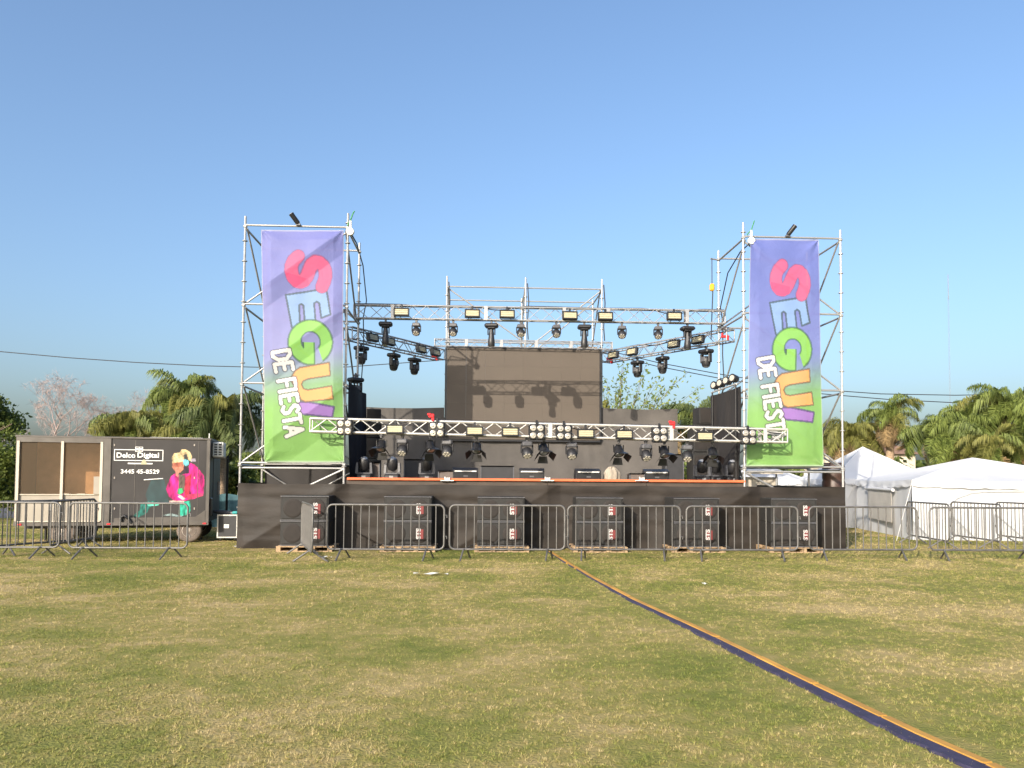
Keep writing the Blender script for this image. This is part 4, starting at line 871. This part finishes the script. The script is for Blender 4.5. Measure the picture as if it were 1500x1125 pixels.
for px in (168, 285): 
    for py in (652, 700, 745): x_, z_ = tp(px, py); MB().box((x_,-.012,z_),(.03,.012,.05),ch=.003).build('hinge','rim_steel',t)
# chassis and wheels
b = MB(); b.box((TLn/2,.35,ZB-.11),(TLn-.3,.08,.08)); b.box((TLn/2,TD-.35,ZB-.11),(TLn-.3,.08,.08)); b.build('chassis','black_metal',t)
for px in (90, 276):
    x = tp(px,790)[0]; rw = .285; rod('axle',(x,.15,rw),(x,TD-.15,rw),.03,'black_metal',t); MB().box((x,.30,(rw+ZB-.1)/2+.06),(.5,.07,.07)).build('leaf_spring','black_metal',t)
    for y, m in ((.14,'dusty_rubber'),(TD-.14,'rubber')):
        wh = MB().lathe([(.17,-.085),(.25,-.09),(.28,-.06),(rw,0),(.28,.06),(.25,.09),(.17,.085)],(x,y,rw),22,(0,-1,0)).build('wheel',m,t); MB().lathe([(.165,0),(.16,.02),(.12,.0),(.06,.012),(.03,.03)],(x,y-.07,rw),18,(0,-1,0)).build('rim','rim_steel',wh)
x = tp(178,770)[0]; MB().path([(x,-.03,ZB+.02),(x,-.05,ZB+.12),(x+.06,-.05,ZB+.16),(x+.16,-.05,ZB+.08),(x+.22,-.04,ZB-.02)],.03,6).build('hose','cable_black',t)
for x in (.35, TLn-.3): rod('jack_leg',(x,1.0,0),(x,1.0,ZB-.06),.03,'black_metal',t)

# ------------------------------------------------------------------ between trailer and stage
p = onZ(331, 793); t = thing('flight_case','black flight case with metal edges standing between trailer and stage skirt','case',(p.x,p.y+.3,0),R(4)); W_, H_ = .47, .56
MB().box((0,0,.08+H_/2),(W_-.02,.55,H_-.02)).build('shell','case_black',t); b = MB()
for x in (-1,1):
    for y in (-1,1): b.box((x*(W_/2-.01),y*.275,.08+H_/2),(.03,.03,H_-.065))
for z in (.095,.08+H_-.015):
    for y in (-1,1): b.box((0,y*.275,z),(W_+.01,.032,.03))
b.build('edging','aluminium',t); MB().box((-.02,-.285,.36),(.12,.012,.09),ch=.004).build('handle_plate','white_paint',t)
for x in (-1,1):
    for y in (-1,1): MB().lathe([(.035,-.012),(.04,0),(.035,.012)],(x*.17,y*.2,.04),10,(1,0,0)).build('castor','rubber',t)
o = MB().path([(-.45,.1,.72),(-.2,.0,.70),(0,-.05,.69),(.15,-.1,.68)],[.03,.06,.05,.03],8).build('coiled_cable','fixture_grey',None,(p.x,p.y+.3,-.02)); tag(o,'grey bundle of cable lying on the black flight case','cable')
o = MB().box((0,0,0),(.14,.2,.07),ch=.025).build('teal_bag','teal_cloth',None,(p.x+.16,p.y+.2,.68)); o.data.materials.clear(); o.data.materials.append(mat('teal_bright',lin((60,150,150)),.7,0,.1)); tag(o,'small teal pouch lying on the black flight case','pouch')
p = onY(332,740,21.0); t = thing('thin_pole','thin dark pole standing between trailer and stage','pole',(p.x,21.0,0)); rod('shaft',(0,0,0),(0,0,2.1),.03,'black_metal',t); MB().box((0,0,.02),(.3,.3,.03)).build('foot','black_metal',t)
a, b_ = onY(324,740,24), onY(352,740,24)
def tl_fn(u, v): return np.stack([a.x-.6+(b_.x-a.x+1.6)*u, 24+wave(u*9, v*2, 41, .04), .05+1.0*v-.05*np.sin(u*9)**2*v], 1)
t = thing('draped_fence','low fence hung with teal cloth between trailer and stage','fence',(0,0,0)); obj('cloth', grid_mesh('cloth', 50, 12, tl_fn), 'teal_cloth', t)
for k in range(3): rod('post',(a.x-.6+(b_.x-a.x+1.6)*k/2,24.06,0),(a.x-.6+(b_.x-a.x+1.6)*k/2,24.06,1.12),.025,'galvanised',t)

# ================================================================== TENTS
def tent(corners, eave, peak, label, window=False, group='white event tents', wall_from=0.):
    """corners: four ground points, first two along the front"""
    C4 = [Vector((c[0], c[1], 0)) for c in corners]; c = sum(C4, Vector())/4; t = thing('event_tent', label, 'tent', c, 0, group); L = [p-c for p in C4]; E = [p+Vector((0,0,eave)) for p in L]
    for k in range(4):
        a, b = E[k], E[(k+1) % 4]; pk = Vector((0,0,peak))
        def fn(u, v, a=a, b=b): # slightly sagging roof panel
            A_, B_, K = (np.array(q) for q in (a, b, pk)); base = A_[None]*(1-u)[:,None]+B_[None]*u[:,None]; q = base*(1-v)[:,None]+K[None]*v[:,None]; q[:,2] -= .12*np.sin(v*math.pi)*(1-.0*u)*np.sin(u*math.pi)+.05*np.sin(u*math.pi)*(1-v); return q
        obj('roof_panel', grid_mesh('roof_panel', 20, 14, fn), 'tent_white', t)
        def wf(u, v, a=a, b=b, k=k):
            A_, B_ = np.array(a), np.array(b); q = A_[None]*(1-u)[:,None]+B_[None]*u[:,None]; n_ = np.array((B_[1]-A_[1], A_[0]-B_[0])); n_ = n_/np.hypot(*n_); d = (wave(u*6, v*1.5, 50+k, .035)+wave(u*17, v, 60+k, .012))*(1-v*.8)
            q[:,2] = eave*v-.05*np.sin(u*math.pi)*v; q[:,0] += n_[0]*d; q[:,1] += n_[1]*d; return q
        wl_ = obj('wall_panel', grid_mesh('wall_panel', 48, 16, wf), 'tent_white', t)
        def vf(u, v, a=a, b=b, k=k):
            A_, B_ = np.array(a), np.array(b); q = A_[None]*(1-u)[:,None]+B_[None]*u[:,None]; n_ = np.array((B_[1]-A_[1], A_[0]-B_[0])); n_ = n_/np.hypot(*n_); d = .035+.03*v+wave(u*22, v*2, 80+k, .012)*v
            q[:,2] = eave+.01-.05*np.sin(u*math.pi)-v*(.17+.035*np.abs(np.sin(u*math.pi*9))); q[:,0] += n_[0]*d; q[:,1] += n_[1]*d; return q
        obj('valance', grid_mesh('valance', 90, 5, vf), 'tent_white', t); out = Vector((L[k].x, L[k].y, 0)).normalized(); rod('guy_rope', L[k]*.99+Vector((0,0,eave)), L[k]+out*.9+Vector((0,0,.02)), .007, 'white_paint', t, 5)
        rod('pole', L[k]*.985, L[k]*.985+Vector((0,0,eave)), .025, 'white_paint', t)
        if window and k == 3:
            n_ = (b-a).cross(Vector((0,0,1))).normalized(); pts = [a.lerp(b, s)+n_*.075+Vector((0,0,z-eave)) for s, z in ((.28,.42),(.72,.38),(.72,eave-.35),(.28,eave-.32))]
            MB().prism(pts, n_*.01).build('window','tent_window',t); MB().tube(a.lerp(b,.24)+n_*.10+Vector((0,0,-.26)), a.lerp(b,.76)+n_*.10+Vector((0,0,-.29)), .05).build('rolled_flap','tent_white',t)
        if window and k == 0:
            n_ = (b-a).cross(Vector((0,0,1))).normalized(); pts = [a.lerp(b, s)+n_*.075+Vector((0,0,z-eave)) for s, z in ((.16,.95),(.21,1.15),(.27,1.28),(.33,eave-.28),(.55,eave-.27),(.75,eave-.28))]; MB().path(pts, .012, 5).build('seam_piping','tent_white',t)
    return t
tent([(11.75,20.6),(17.2,19.9),(17.9,25.3),(12.75,25.6)], 1.60, 2.28, 'large white tent with a rolled window flap on its side wall', True)
tent([(12.05,25.9),(15.4,25.6),(15.7,29.0),(12.35,29.3)], 1.65, 2.78, 'smaller white peaked tent behind the large tent')
tent([(8.35,26.2),(11.2,26.0),(11.5,28.8),(8.65,29.0)], 1.62, 2.25, 'low white tent seen beneath the tent-side banner')
# brown drum on the wing of the stage
p = onY(1221, 710, 19.2); t = thing('plastic_drum','dark brown drum standing behind the skirt corner beside the tent-side tower','drum',(p.x,19.2,0)); MB().lathe([(.24,0),(.25,.05),(.26,.3),(.25,.35),(.265,.4),(.27,.9),(.25,.95),(.265,1.0),(.26,1.3),(.23,1.34)],(0,0,.62),16).build('barrel','brown_barrel',t); MB().lathe([(.24,0),(.22,.03)],(0,0,1.97),16).build('lid','brown_barrel',t); MB().box((-.1,0,.31),(.5,.5,.6),ch=.02).build('stand','case_black',t)
# pale trestle table seen under the tent-side banner
p = onY(1112, 700, 24.5); t = thing('trestle_table','pale trestle table beneath the tent-side banner before a low tent','table',(p.x,24.5,0)); MB().box((0,0,1.78),(1.3,.6,.05)).build('top','trailer_cream',t); MB().box((0,.1,1.45),(1.26,.04,.42)).build('front_board','trailer_cream',t)
for x in (-.55,.55): rod('leg',(x,0,0),(x,0,1.76),.03,'galvanised',t)

# ================================================================== VEGETATION
def frond_mesh(name, L, droop, leaflets, ll, m, seed):
    r = np.random.default_rng(seed); V, F = [], []; n = 14; pts = []; ang = R(62); x = z = 0.
    for i in range(n+1): pts.append((x, z)); ang -= droop/n*(0.55+.9*i/n); x += L/n*math.cos(ang); z += L/n*math.sin(ang)
    b = MB(); b.path([(px, 0, pz) for px, pz in pts], [.028*(1-.85*i/n)+.004 for i in range(n+1)], 5)
    V = list(b.v); F = list(b.f)
    for k in range(leaflets):
        s = .13+.86*(k+r.uniform(-.3,.3))/leaflets; f_ = min(s*n, n-.01); i = int(f_); q = f_-i; p0 = np.array(((pts[i][0]*(1-q)+pts[i+1][0]*q), 0, (pts[i][1]*(1-q)+pts[i+1][1]*q)))
        tx, tz_ = pts[i+1][0]-pts[i][0], pts[i+1][1]-pts[i][1]; tl_ = math.hypot(tx, tz_); tg = np.array((tx/tl_, 0, tz_/tl_)); up = np.array((-tg[2], 0, tg[0]))
        for sd in (-1, 1):
            l = ll*(math.sin(math.pi*min(1, s*.93+.07))**.55)*r.uniform(.8,1.15); d = tg*r.uniform(.35,.75)+np.array((0, sd*r.uniform(.6,1.), 0))+up*r.uniform(-.15,.55); d /= np.linalg.norm(d)
            mid = p0+d*l*.5; tip = p0+d*l*.72+np.array((0,0,-l*r.uniform(.5,1.0))); w_ = np.cross(d, np.array((0,0,1.))); w_ = w_/max(np.linalg.norm(w_), .01)*ll*.021
            w_ = w_+np.array((0,0,r.uniform(-.5,.5)*ll*.03)); k0 = len(V); V += [tuple(p0-w_*.5), tuple(p0+w_*.5), tuple(mid+w_), tuple(mid-w_), tuple(tip)]; F += [(k0,k0+1,k0+2,k0+3),(k0+3,k0+2,k0+4)]
    me = bpy.data.meshes.new(name); me.from_pydata(V, [], F); me.materials.append(MATS[m]); me.update(); return me
FR = {m: [frond_mesh('frond', 2.4, R(d), 110, .74, m, i*7+k) for i, d in enumerate((95,130,165))] for k, m in enumerate(('palm_leaf','palm_leaf_olive','palm_leaf_dark','dead_frond'))}
def palm(px, py, Y, size, n, m, label, lean=0., trunk=True, skirt=6, spread=1., squash=1.):
    """px, py: where the crown's heart shows"""
    c = onY(px, py, Y); h = c.z; t = thing('palm_tree', label, 'palm', (c.x, Y, 0), 0, 'palms around the field'); skirt = max(2, skirt//2); r = random.Random(int(px*7+py))
    prof = [(.26,0),(.20,.3),(.17,h*.5),(.16,h-.4),(.20,h-.15),(.12,h+.1)]; MB().lathe(prof, n=10).build('trunk','palm_bark',t)
    for k in range(n+skirt):
        dead = k >= n; me = FR['dead_frond' if dead else (m if r.random() < .8 else r.choice(('palm_leaf','palm_leaf_olive')))][2 if dead else r.choice((0,1,1,2))]
        o = bpy.data.objects.new('frond', me); COL.objects.link(o); o.parent = t; o.location = (r.uniform(-.08,.08), r.uniform(-.08,.08), h-(.2 if dead else r.uniform(-.05,.1))); s = size*r.uniform(.8,1.12); o.scale = (s*spread, s, s*squash)
        o.rotation_euler = (r.uniform(-.2,.2), R(r.uniform(35,70)) if dead else R(r.uniform(-38,42)+18*(k/n)), k*2.39996+r.uniform(-.3,.3))
    return t
palm(196, 632, 25.5, .60, 48, 'palm_leaf_olive', 'low bushy olive-green palm rising behind the trailer roof', skirt=4)
palm(268, 592, 26.5, .66, 34, 'palm_leaf', 'taller bright green palm behind the mural end of the trailer', skirt=3)
palm(325, 628, 25.0, .78, 40, 'palm_leaf_dark', 'dark drooping palm beside the trailer-side tower', skirt=5)
palm(280, 645, 24.5, .55, 26, 'palm_leaf_olive', 'short palm filling in just above the mural end of the trailer', skirt=4)
palm(1303, 612, 33, .66, 18, 'palm_leaf', 'lone palm with a bare tan trunk and dead lower fronds behind the peaked tent', skirt=16)
palm(1243, 645, 34, .74, 30, 'palm_leaf_olive', 'olive palm close beside the tent-side tower', skirt=8)
palm(1385, 640, 31, .80, 36, 'palm_leaf', 'broad green palm directly behind the large tent peak', skirt=10)
palm(1428, 622, 33, .74, 30, 'palm_leaf', 'tall green palm between the broad one and the feathery one', skirt=8)
palm(1474, 600, 31, .82, 34, 'palm_leaf', 'feathery tallest palm of the clump behind the large tent', skirt=8)
palm(1455, 660, 29, .62, 28, 'palm_leaf_olive', 'low yellowish palm at the foot of the feathery palm', skirt=10)
palm(1535, 634, 30, .92, 38, 'palm_leaf', 'palm at the edge of the clump, beyond the feathery one', skirt=8)
palm(1022, 622, 27, .62, 30, 'palm_leaf_dark', 'small palm showing behind the stage beside the loudspeaker stack', skirt=4)

def leaves_mesh(name, pts, size, m, seed, elong=1.8):
    r = np.random.default_rng(seed); N = len(pts); P = np.array(pts); d = r.normal(size=(N,3)); d /= np.linalg.norm(d, axis=1)[:,None]; e = np.cross(d, r.normal(size=(N,3))); e /= np.linalg.norm(e, axis=1)[:,None]
    s = size*r.uniform(.6,1.35,N)[:,None]; v = np.stack([P-d*s*elong*.5, P+e*s*.5, P+d*s*elong*.5, P-e*s*.5], 1).astype(np.float32)
    me = bpy.data.meshes.new(name); me.vertices.add(N*4); me.vertices.foreach_set('co', v.ravel()); me.loops.add(N*4); me.loops.foreach_set('vertex_index', np.arange(N*4, dtype=np.int32)); me.polygons.add(N); me.polygons.foreach_set('loop_start', (np.arange(N)*4).astype(np.int32)); me.update(calc_edges=True); me.materials.append(MATS[m]); return me
def clump_points(n, rx, ry, rz, k, seed, frac=.33, hollow=.35):
    r = np.random.default_rng(seed); c = r.normal(size=(k,3)); c /= np.linalg.norm(c, axis=1)[:,None]; c *= r.uniform(hollow,1,k)[:,None]**.6; c *= (1+.25*r.normal(size=k))[:,None]; i = r.integers(0, k, n); q = c[i]+r.normal(size=(n,3))*frac*.45*r.uniform(.6,1.4,k)[i][:,None]; return q*np.array((rx,ry,rz))
def branch_mesh(h, spread, levels, seed, r0, up=.55, m='bark', kids=(3,4), shrink=.68):
    r = random.Random(seed); b = MB(); tips = []
    def grow(p, d, L, rad, lv):
        pts = [p]; dd = d.copy(); 
        for k in range(3): dd = (dd+Vector((r.gauss(0,.10), r.gauss(0,.10), .05))).normalized(); pts.append(pts[-1]+dd*L/3)
        b.path(pts, [rad*(1-.12*k) for k in range(4)], 5 if lv > 1 else 4)
        if lv == 0: tips.append(pts[-1]); return
        for k in range(r.randint(*kids)):
            a = r.uniform(0, 6.28); nd = (dd*up+Vector((math.cos(a)*spread, math.sin(a)*spread, r.uniform(.0,.5)))).normalized(); grow(pts[r.choice((2,3,3))], nd, L*shrink*r.uniform(.8,1.15), rad*.60, lv-1)
    grow(Vector((0,0,0)), Vector((0,0,1)), h, r0, levels); return b, tips
def bare_tree(px, pyt, Y, label, seed):
    top = onY(px, pyt, Y).z; t = thing('bare_tree', label, 'tree', (onY(px, 650, Y).x, Y, 0), 0, 'bare trees beyond the field'); b, tips = branch_mesh(1., .80, 6, seed, .034, .8, kids=(2,3), shrink=.76)
    zmax = max(v[2] for v in b.v); k = top/zmax; b.v = [tuple(c*k for c in v) for v in b.v]
    b.build('branches','bare_twig',t); r = np.random.default_rng(seed); tp_ = np.repeat(np.array([tuple(q_*k) for q_ in tips]), 9, 0)
    obj('twigs', leaves_mesh('twigs', tp_+r.normal(0,.16*k/6,(len(tp_),3)), .010, 'bare_twig', seed, 44.), None, t)['kind'] = 'stuff'; return t
bare_tree(62, 548, 48, 'pinkish bare tree beyond the windowed end of the trailer', 3); bare_tree(122, 578, 50, 'smaller pinkish bare tree beside the low bushy palm', 12); bare_tree(225, 572, 55, 'pinkish bare tree peeping between two palms', 15); bare_tree(20, 585, 60, 'thin bare tree near the green tree beyond the trailer end', 21)
def leafy(px, py, Y, rx, rz, n, m, label, seed, k=26, size=.16, name='leafy_tree', group=None, hollow=.35):
    c = onY(px, py, Y); t = thing(name, label, 'tree', (c.x, Y, 0), 0, group); b, tips = branch_mesh(max(.4,c.z*.5), .7, 3, seed, .10, .7); zm = max(v[2] for v in b.v); kk = (c.z+rz*.5)/zm; b.v = [(v[0]*kk, v[1]*kk, v[2]*kk) for v in b.v]; b.build('trunk','bark',t)
    obj('crown', leaves_mesh('crown', clump_points(n, rx, rx, rz, k, seed, .33, hollow)+np.array((0,0,c.z)), size, m, seed), None, t); return t
leafy(-12, 612, 30, 1.1, .8, 9000, 'bush_leaf', 'green leafy tree just beyond the windowed end of the trailer', 5, 30, .085); leafy(-8, 690, 28, 1.1, 1.2, 9000, 'bush_leaf', 'dense low green tree by the road beyond the trailer', 6, 30, .085)
def sparse_tree():
    c = onY(905, 640, 33); t = thing('sparse_tree','airy light green tree rising behind the backdrop beside the screen','tree',(c.x,33,0)); r = random.Random(4); b = MB(); b.path([(0,0,0),(.05,0,1.2),(0,0,2.4)],[.12,.09,.07],7); pts = []
    rr = np.random.default_rng(3)
    for k in range(40):
        a = R(r.uniform(-14,52)) if k < 24 else R(r.uniform(-40,30)); L = r.uniform(2.6,5.4); dy = r.uniform(-.5,.5); P = [Vector((0,0,2.0+r.uniform(-.6,.3)))]; d = Vector((math.sin(a), dy, math.cos(a))).normalized()
        for s in range(6): d = (d+Vector((r.gauss(.02,.05), r.gauss(0,.05), -.02))).normalized(); P.append(P[-1]+d*L/6)
        b.path(P, [.022*(1-.13*i) for i in range(7)], 4)
        for s in range(2,7):
            for q_ in range(16): p = P[s].lerp(P[s-1], r.random()); pts.append((p.x+rr.normal(0,.11), p.y+rr.normal(0,.13), p.z+rr.normal(0,.10)))
    b.build('branches','bark',t); obj('crown', leaves_mesh('crown', pts, .075, 'light_leaf', 9, 2.4), None, t)
    o = MB().path([(.0,0,0),(.05,0,.5),(.1,0,1.0)],.05,6)
sparse_tree()
leafy(872, 612, 29.5, .55, .5, 900, 'palm_leaf_olive', 'small yellowish shrub top beside the screen edge', 14, 10, .10)
# hedge line closing the far side of the field
for i in range(30):
    x = -62+4.3*i+random.uniform(-1,1); y = 46+random.uniform(-3,6); hgt = random.uniform(1.5,2.5); t = thing('hedge_bush','dense green bush of the hedge row along the far side of the road','bush',(x,y,0),0,'hedge row beyond the road'); MB().path([(0,0,0),(.1,0,hgt*.5),(0,.1,hgt*.9)],[.12,.08,.03],5).build('stem','bark',t); obj('foliage', leaves_mesh('foliage', clump_points(1500, 2.5, 1.6, hgt*.62, 18, i+70, .4)+np.array((0,0,hgt*.62)), .28, 'bush_leaf', i), None, t)
leafy(341, 708, 30, .9, .75, 4200, 'bush_leaf', 'rounded green shrub seen between trailer and stage', 33, 22, .13, 'garden_shrub'); leafy(362, 695, 33, 1.0, .9, 4000, 'light_leaf', 'paler green shrub behind the corner of the stage', 35, 22, .13, 'garden_shrub')

# ================================================================== HOUSE, BOAT, WIRES, MAST
def house(px0, px1, pyr, pye, Y, label):
    a, b_ = onY(px0, pye, Y), onY(px1, pye, Y); zr = onY(px0, pyr, Y).z; W_ = b_.x-a.x; D_ = 6; c = Vector(((a.x+b_.x)/2, Y, 0)); t = thing('far_house', label, 'house', c); ze = a.z
    MB().box((0,D_/2,ze/2),(W_-.6,D_-.6,ze)).build('wall','house_wall',t); b = MB(); b.add([(-W_/2,0,ze),(W_/2,0,ze),(W_/2-1,D_/2,zr),(-W_/2+1,D_/2,zr),(-W_/2,D_,ze),(W_/2,D_,ze)],[(0,1,2,3),(5,4,3,2),(0,3,4),(1,5,2),(0,4,5,1)]); b.build('roof','roof_brown',t)
    for x in (-.28,.22): w_ = MB().box((x*W_,.28,1.5),(1.2,.08,1.1)).build('window','white_paint',t); MB().box((x*W_,.23,1.5),(1.05,.03,.95)).build('pane','glass_blue',w_)
    MB().box((0,.28,1.05),(.95,.08,2.1)).build('door','roof_brown',t)
house(1205, 1352, 640, 664, 46, 'low house with a brown roof behind the lone palm'); house(1440, 1620, 650, 668, 50, 'low house with a brown roof behind the palm clump')
p = onY(1262, 700, 31); t = thing('motor_boat','white motor boat with a framed windscreen parked behind the peaked tent','boat',(p.x,31,0)); zb = .75
def hull(u, v):
    x = -2.4+5.2*u; wd = 1.0*np.clip((x+2.45)/1.6, 0, 1)**.6; th = (v-.5)*math.pi; return np.stack([x, wd*np.sin(th), 1.55-(1.0*np.cos(th)**.8)*np.clip((x+2.5)/1.0,.1,1)+.12*np.exp(-(x+2.4))], 1)
obj('hull', grid_mesh('hull', 30, 16, hull), 'boat_white', t); MB().prism([(-2.35,-.02,1.6),(-1.2,-.85,1.58),(2.75,-.95,1.56),(2.75,.95,1.56),(-1.2,.85,1.58)],(0,0,.25)).build('deck','boat_white',t)
ws = MB(); ws.prism([(-.65,-.80,1.84),(.45,-.82,1.84),(.55,-.70,2.42),(-.25,-.68,2.42)],(0,.02,0)); ws.prism([(-.65,-.78,1.84),(-.65,.78,1.84),(-.25,.66,2.42),(-.25,-.66,2.42)],(.02,0,0)); ws.build('windscreen','glass_blue',t); MB().path([(-.68,-.83,1.82),(-.26,-.71,2.45),(.58,-.73,2.45)],.035,6).build('windscreen_frame','aluminium',t)
MB().box((.6,0,.45),(3.6,.2,.12)).build('trailer_beam','galvanised',t)
for s in (-1,1): MB().lathe([(.2,-.09),(.29,-.07),(.29,.07),(.2,.09)],(.9,s*.85,.29),16,(0,1,0)).build('trailer_wheel','rubber',t)
for x in (-1.6,1.9): MB().box((x,0,.6),(.12,1.0,.42)).build('cradle','galvanised',t)
def wire(pts, Y, label):
    P = [onY(px, py, Y) for px, py in pts]; o = P[0].copy(); tag(MB().path([p-o for p in densify(P, 4)], .032, 5).build('power_line','cable_black',None,o), label, 'wire', 'overhead wires')
WA = [(-170,497),(0,515),(100,524),(200,531),(300,536),(400,538.5),(510,537.5),(640,528),(760,517)]
wire(WA, 58, 'overhead wire sagging behind the palms and the trailer-side tower')
wire([(860,508),(918,520),(963,531),(1048,547),(1085,553),(1205,571),(1290,577),(1400,579),(1500,577),(1680,571)], 55, 'upper overhead wire running behind the tent-side tower and palms'); wire([(860,512),(900,521),(960,536),(1048,553),(1085,559),(1205,577),(1300,585),(1400,590),(1500,588),(1680,581)], 55, 'lower overhead wire running behind the tent-side tower and palms')
for px, Y, z, nm in ((-170,58,onY(-170,497,58).z,'holding the single wire beyond the trailer'),(1680,55,onY(1680,571,55).z,'holding the pair of wires beyond the tents'),(760,58,onY(760,517,58).z,'hidden behind the video screen, ending the single wire'),(860,55,onY(860,508,55).z,'hidden behind the video screen, ending the pair of wires')):
    p = onY(px, 600, Y); t = thing('utility_pole','wooden utility pole '+nm,'pole',(p.x,Y,0)); MB().lathe([(.14,0),(.10,z+.4)],n=8).build('shaft','bark',t); MB().box((0,0,z-.05),(1.4,.1,.1)).build('crossarm','bark',t)
# far lattice mast
p = onY(1391, 545, 420); zt_ = onY(1389, 402, 420).z; t = thing('radio_mast','very thin far-off radio mast against the sky beyond the palms','mast',(p.x,420,0))
for k in range(3): a_ = k*2.094; rod('leg',(.35*math.cos(a_),.35*math.sin(a_),0),(.35*math.cos(a_),.35*math.sin(a_),zt_-12),.03,'mast_haze_grey',t)
b = MB()
for i in range(60):
    z0 = (zt_-12)*i/60
    for k in range(3): a_, b2 = k*2.094, (k+1)*2.094; b.tube((.35*math.cos(a_),.35*math.sin(a_),z0),(.35*math.cos(b2),.35*math.sin(b2),z0+(zt_-12)/60),.016,4,caps=False)
b.build('lacing','mast_haze_grey',t); rod('antenna',(0,0,zt_-14),(0,0,zt_),.2,'mast_haze_grey',t)

# ================================================================== CABLE COVER AND LITTER ON THE LAWN
t = thing('cable_cover','long ochre cable cover with a navy sleeve snaking over the lawn','cable cover',RAMP[0]); o0 = RAMP[0]
def ribbon(name, m, off0, off1, h, taper=None, rag=0., edge=.006):
    V, F = [], []; N = len(RP); r = random.Random(3)
    for i, p in enumerate(RP):
        a_, b_ = RP[max(0,i-1)], RP[min(N-1,i+1)]; d = (b_-a_).normalized(); s = Vector((-d.y, d.x, 0)); s = s if s.x > 0 else -s       # to the picture's right
        k = taper(p) if taper else 1.; x0 = off0+(off1-off0)*(1-k)*.0; x1 = x0+(off1-off0)*k+(r.uniform(-rag,rag) if rag else 0)
        for q_, z in ((x0,0.002),(x0,h),(x1,h*.9),(x1+(.01 if x1 > x0 else -.01),.002)): V.append(p-o0+s*q_+Vector((0,0,z)))
    for i in range(N-1):
        for k in range(3): F.append((i*4+k,(i+1)*4+k,(i+1)*4+k+1,i*4+k+1))
    MB().add(V, F).build(name, m, t)
ribbon('navy_sleeve','navy_sleeve',-.030,-.135,.020,lambda p: min(1,max(.12,(13.5-p.y)/7.)),.014)
def sections():
    r = random.Random(8); run = [RP[0]]; acc = 0.
    for a_, b_ in zip(RP[:-1], RP[1:]):
        run.append(b_); acc += (b_-a_).length
        if acc > .82 or b_ is RP[-1]:
            V, F = [], []; jx, jz = r.uniform(-.005,.005), r.uniform(-.003,.003); N = len(run)
            for k, p in enumerate(run):
                e, f = run[max(0,k-1)], run[min(N-1,k+1)]; d = (f-e).normalized(); s_ = Vector((-d.y, d.x, 0)); s_ = s_ if s_.x > 0 else -s_; q0 = p+d*(.012 if k == 0 else (-.012 if k == N-1 else 0))
                for off, z in ((-.044,.001),(-.030,.026),(.026,.026),(.040,.001)): V.append(q0-o0+s_*(off+jx)+Vector((0,0,z+jz if z > .01 else z)))
            for k in range(N-1):
                for m_ in range(3): F.append((k*4+m_,(k+1)*4+m_,(k+1)*4+m_+1,k*4+m_+1))
            F += [(0,1,2,3),((N-1)*4+3,(N-1)*4+2,(N-1)*4+1,(N-1)*4)]; MB().add(V, F).build('cover_section','ochre_cover',t); run = [b_]; acc = 0.
sections()
for px, py, w_, d_, nm in ((631,843,.55,.10,'long pale scrap of card lying on the lawn before the second speaker stack'),(1032,858,.07,.06,'small white scrap of paper lying on the lawn'),(476,818,.25,.08,'white rag on the grass at the feet of the edge-on barrier')):
    p = onZ(px, py); b = MB(); n_ = 8; V = [];
    for i in range(n_+1):
        for j in range(3): V.append((w_*(i/n_-.5), d_*(j/2-.5)*(1+.3*math.sin(i*1.7)), .035+.012*math.sin(i*1.3+j)))
    b.add(V, [(i*3+j,(i+1)*3+j,(i+1)*3+j+1,i*3+j+1) for i in range(n_) for j in range(2)]); tag(b.build('paper_scrap','litter_white',None,(p.x,p.y,0)), nm, 'litter')
for m_ in list(bpy.data.materials): 
    if m_.users == 0: bpy.data.materials.remove(m_)
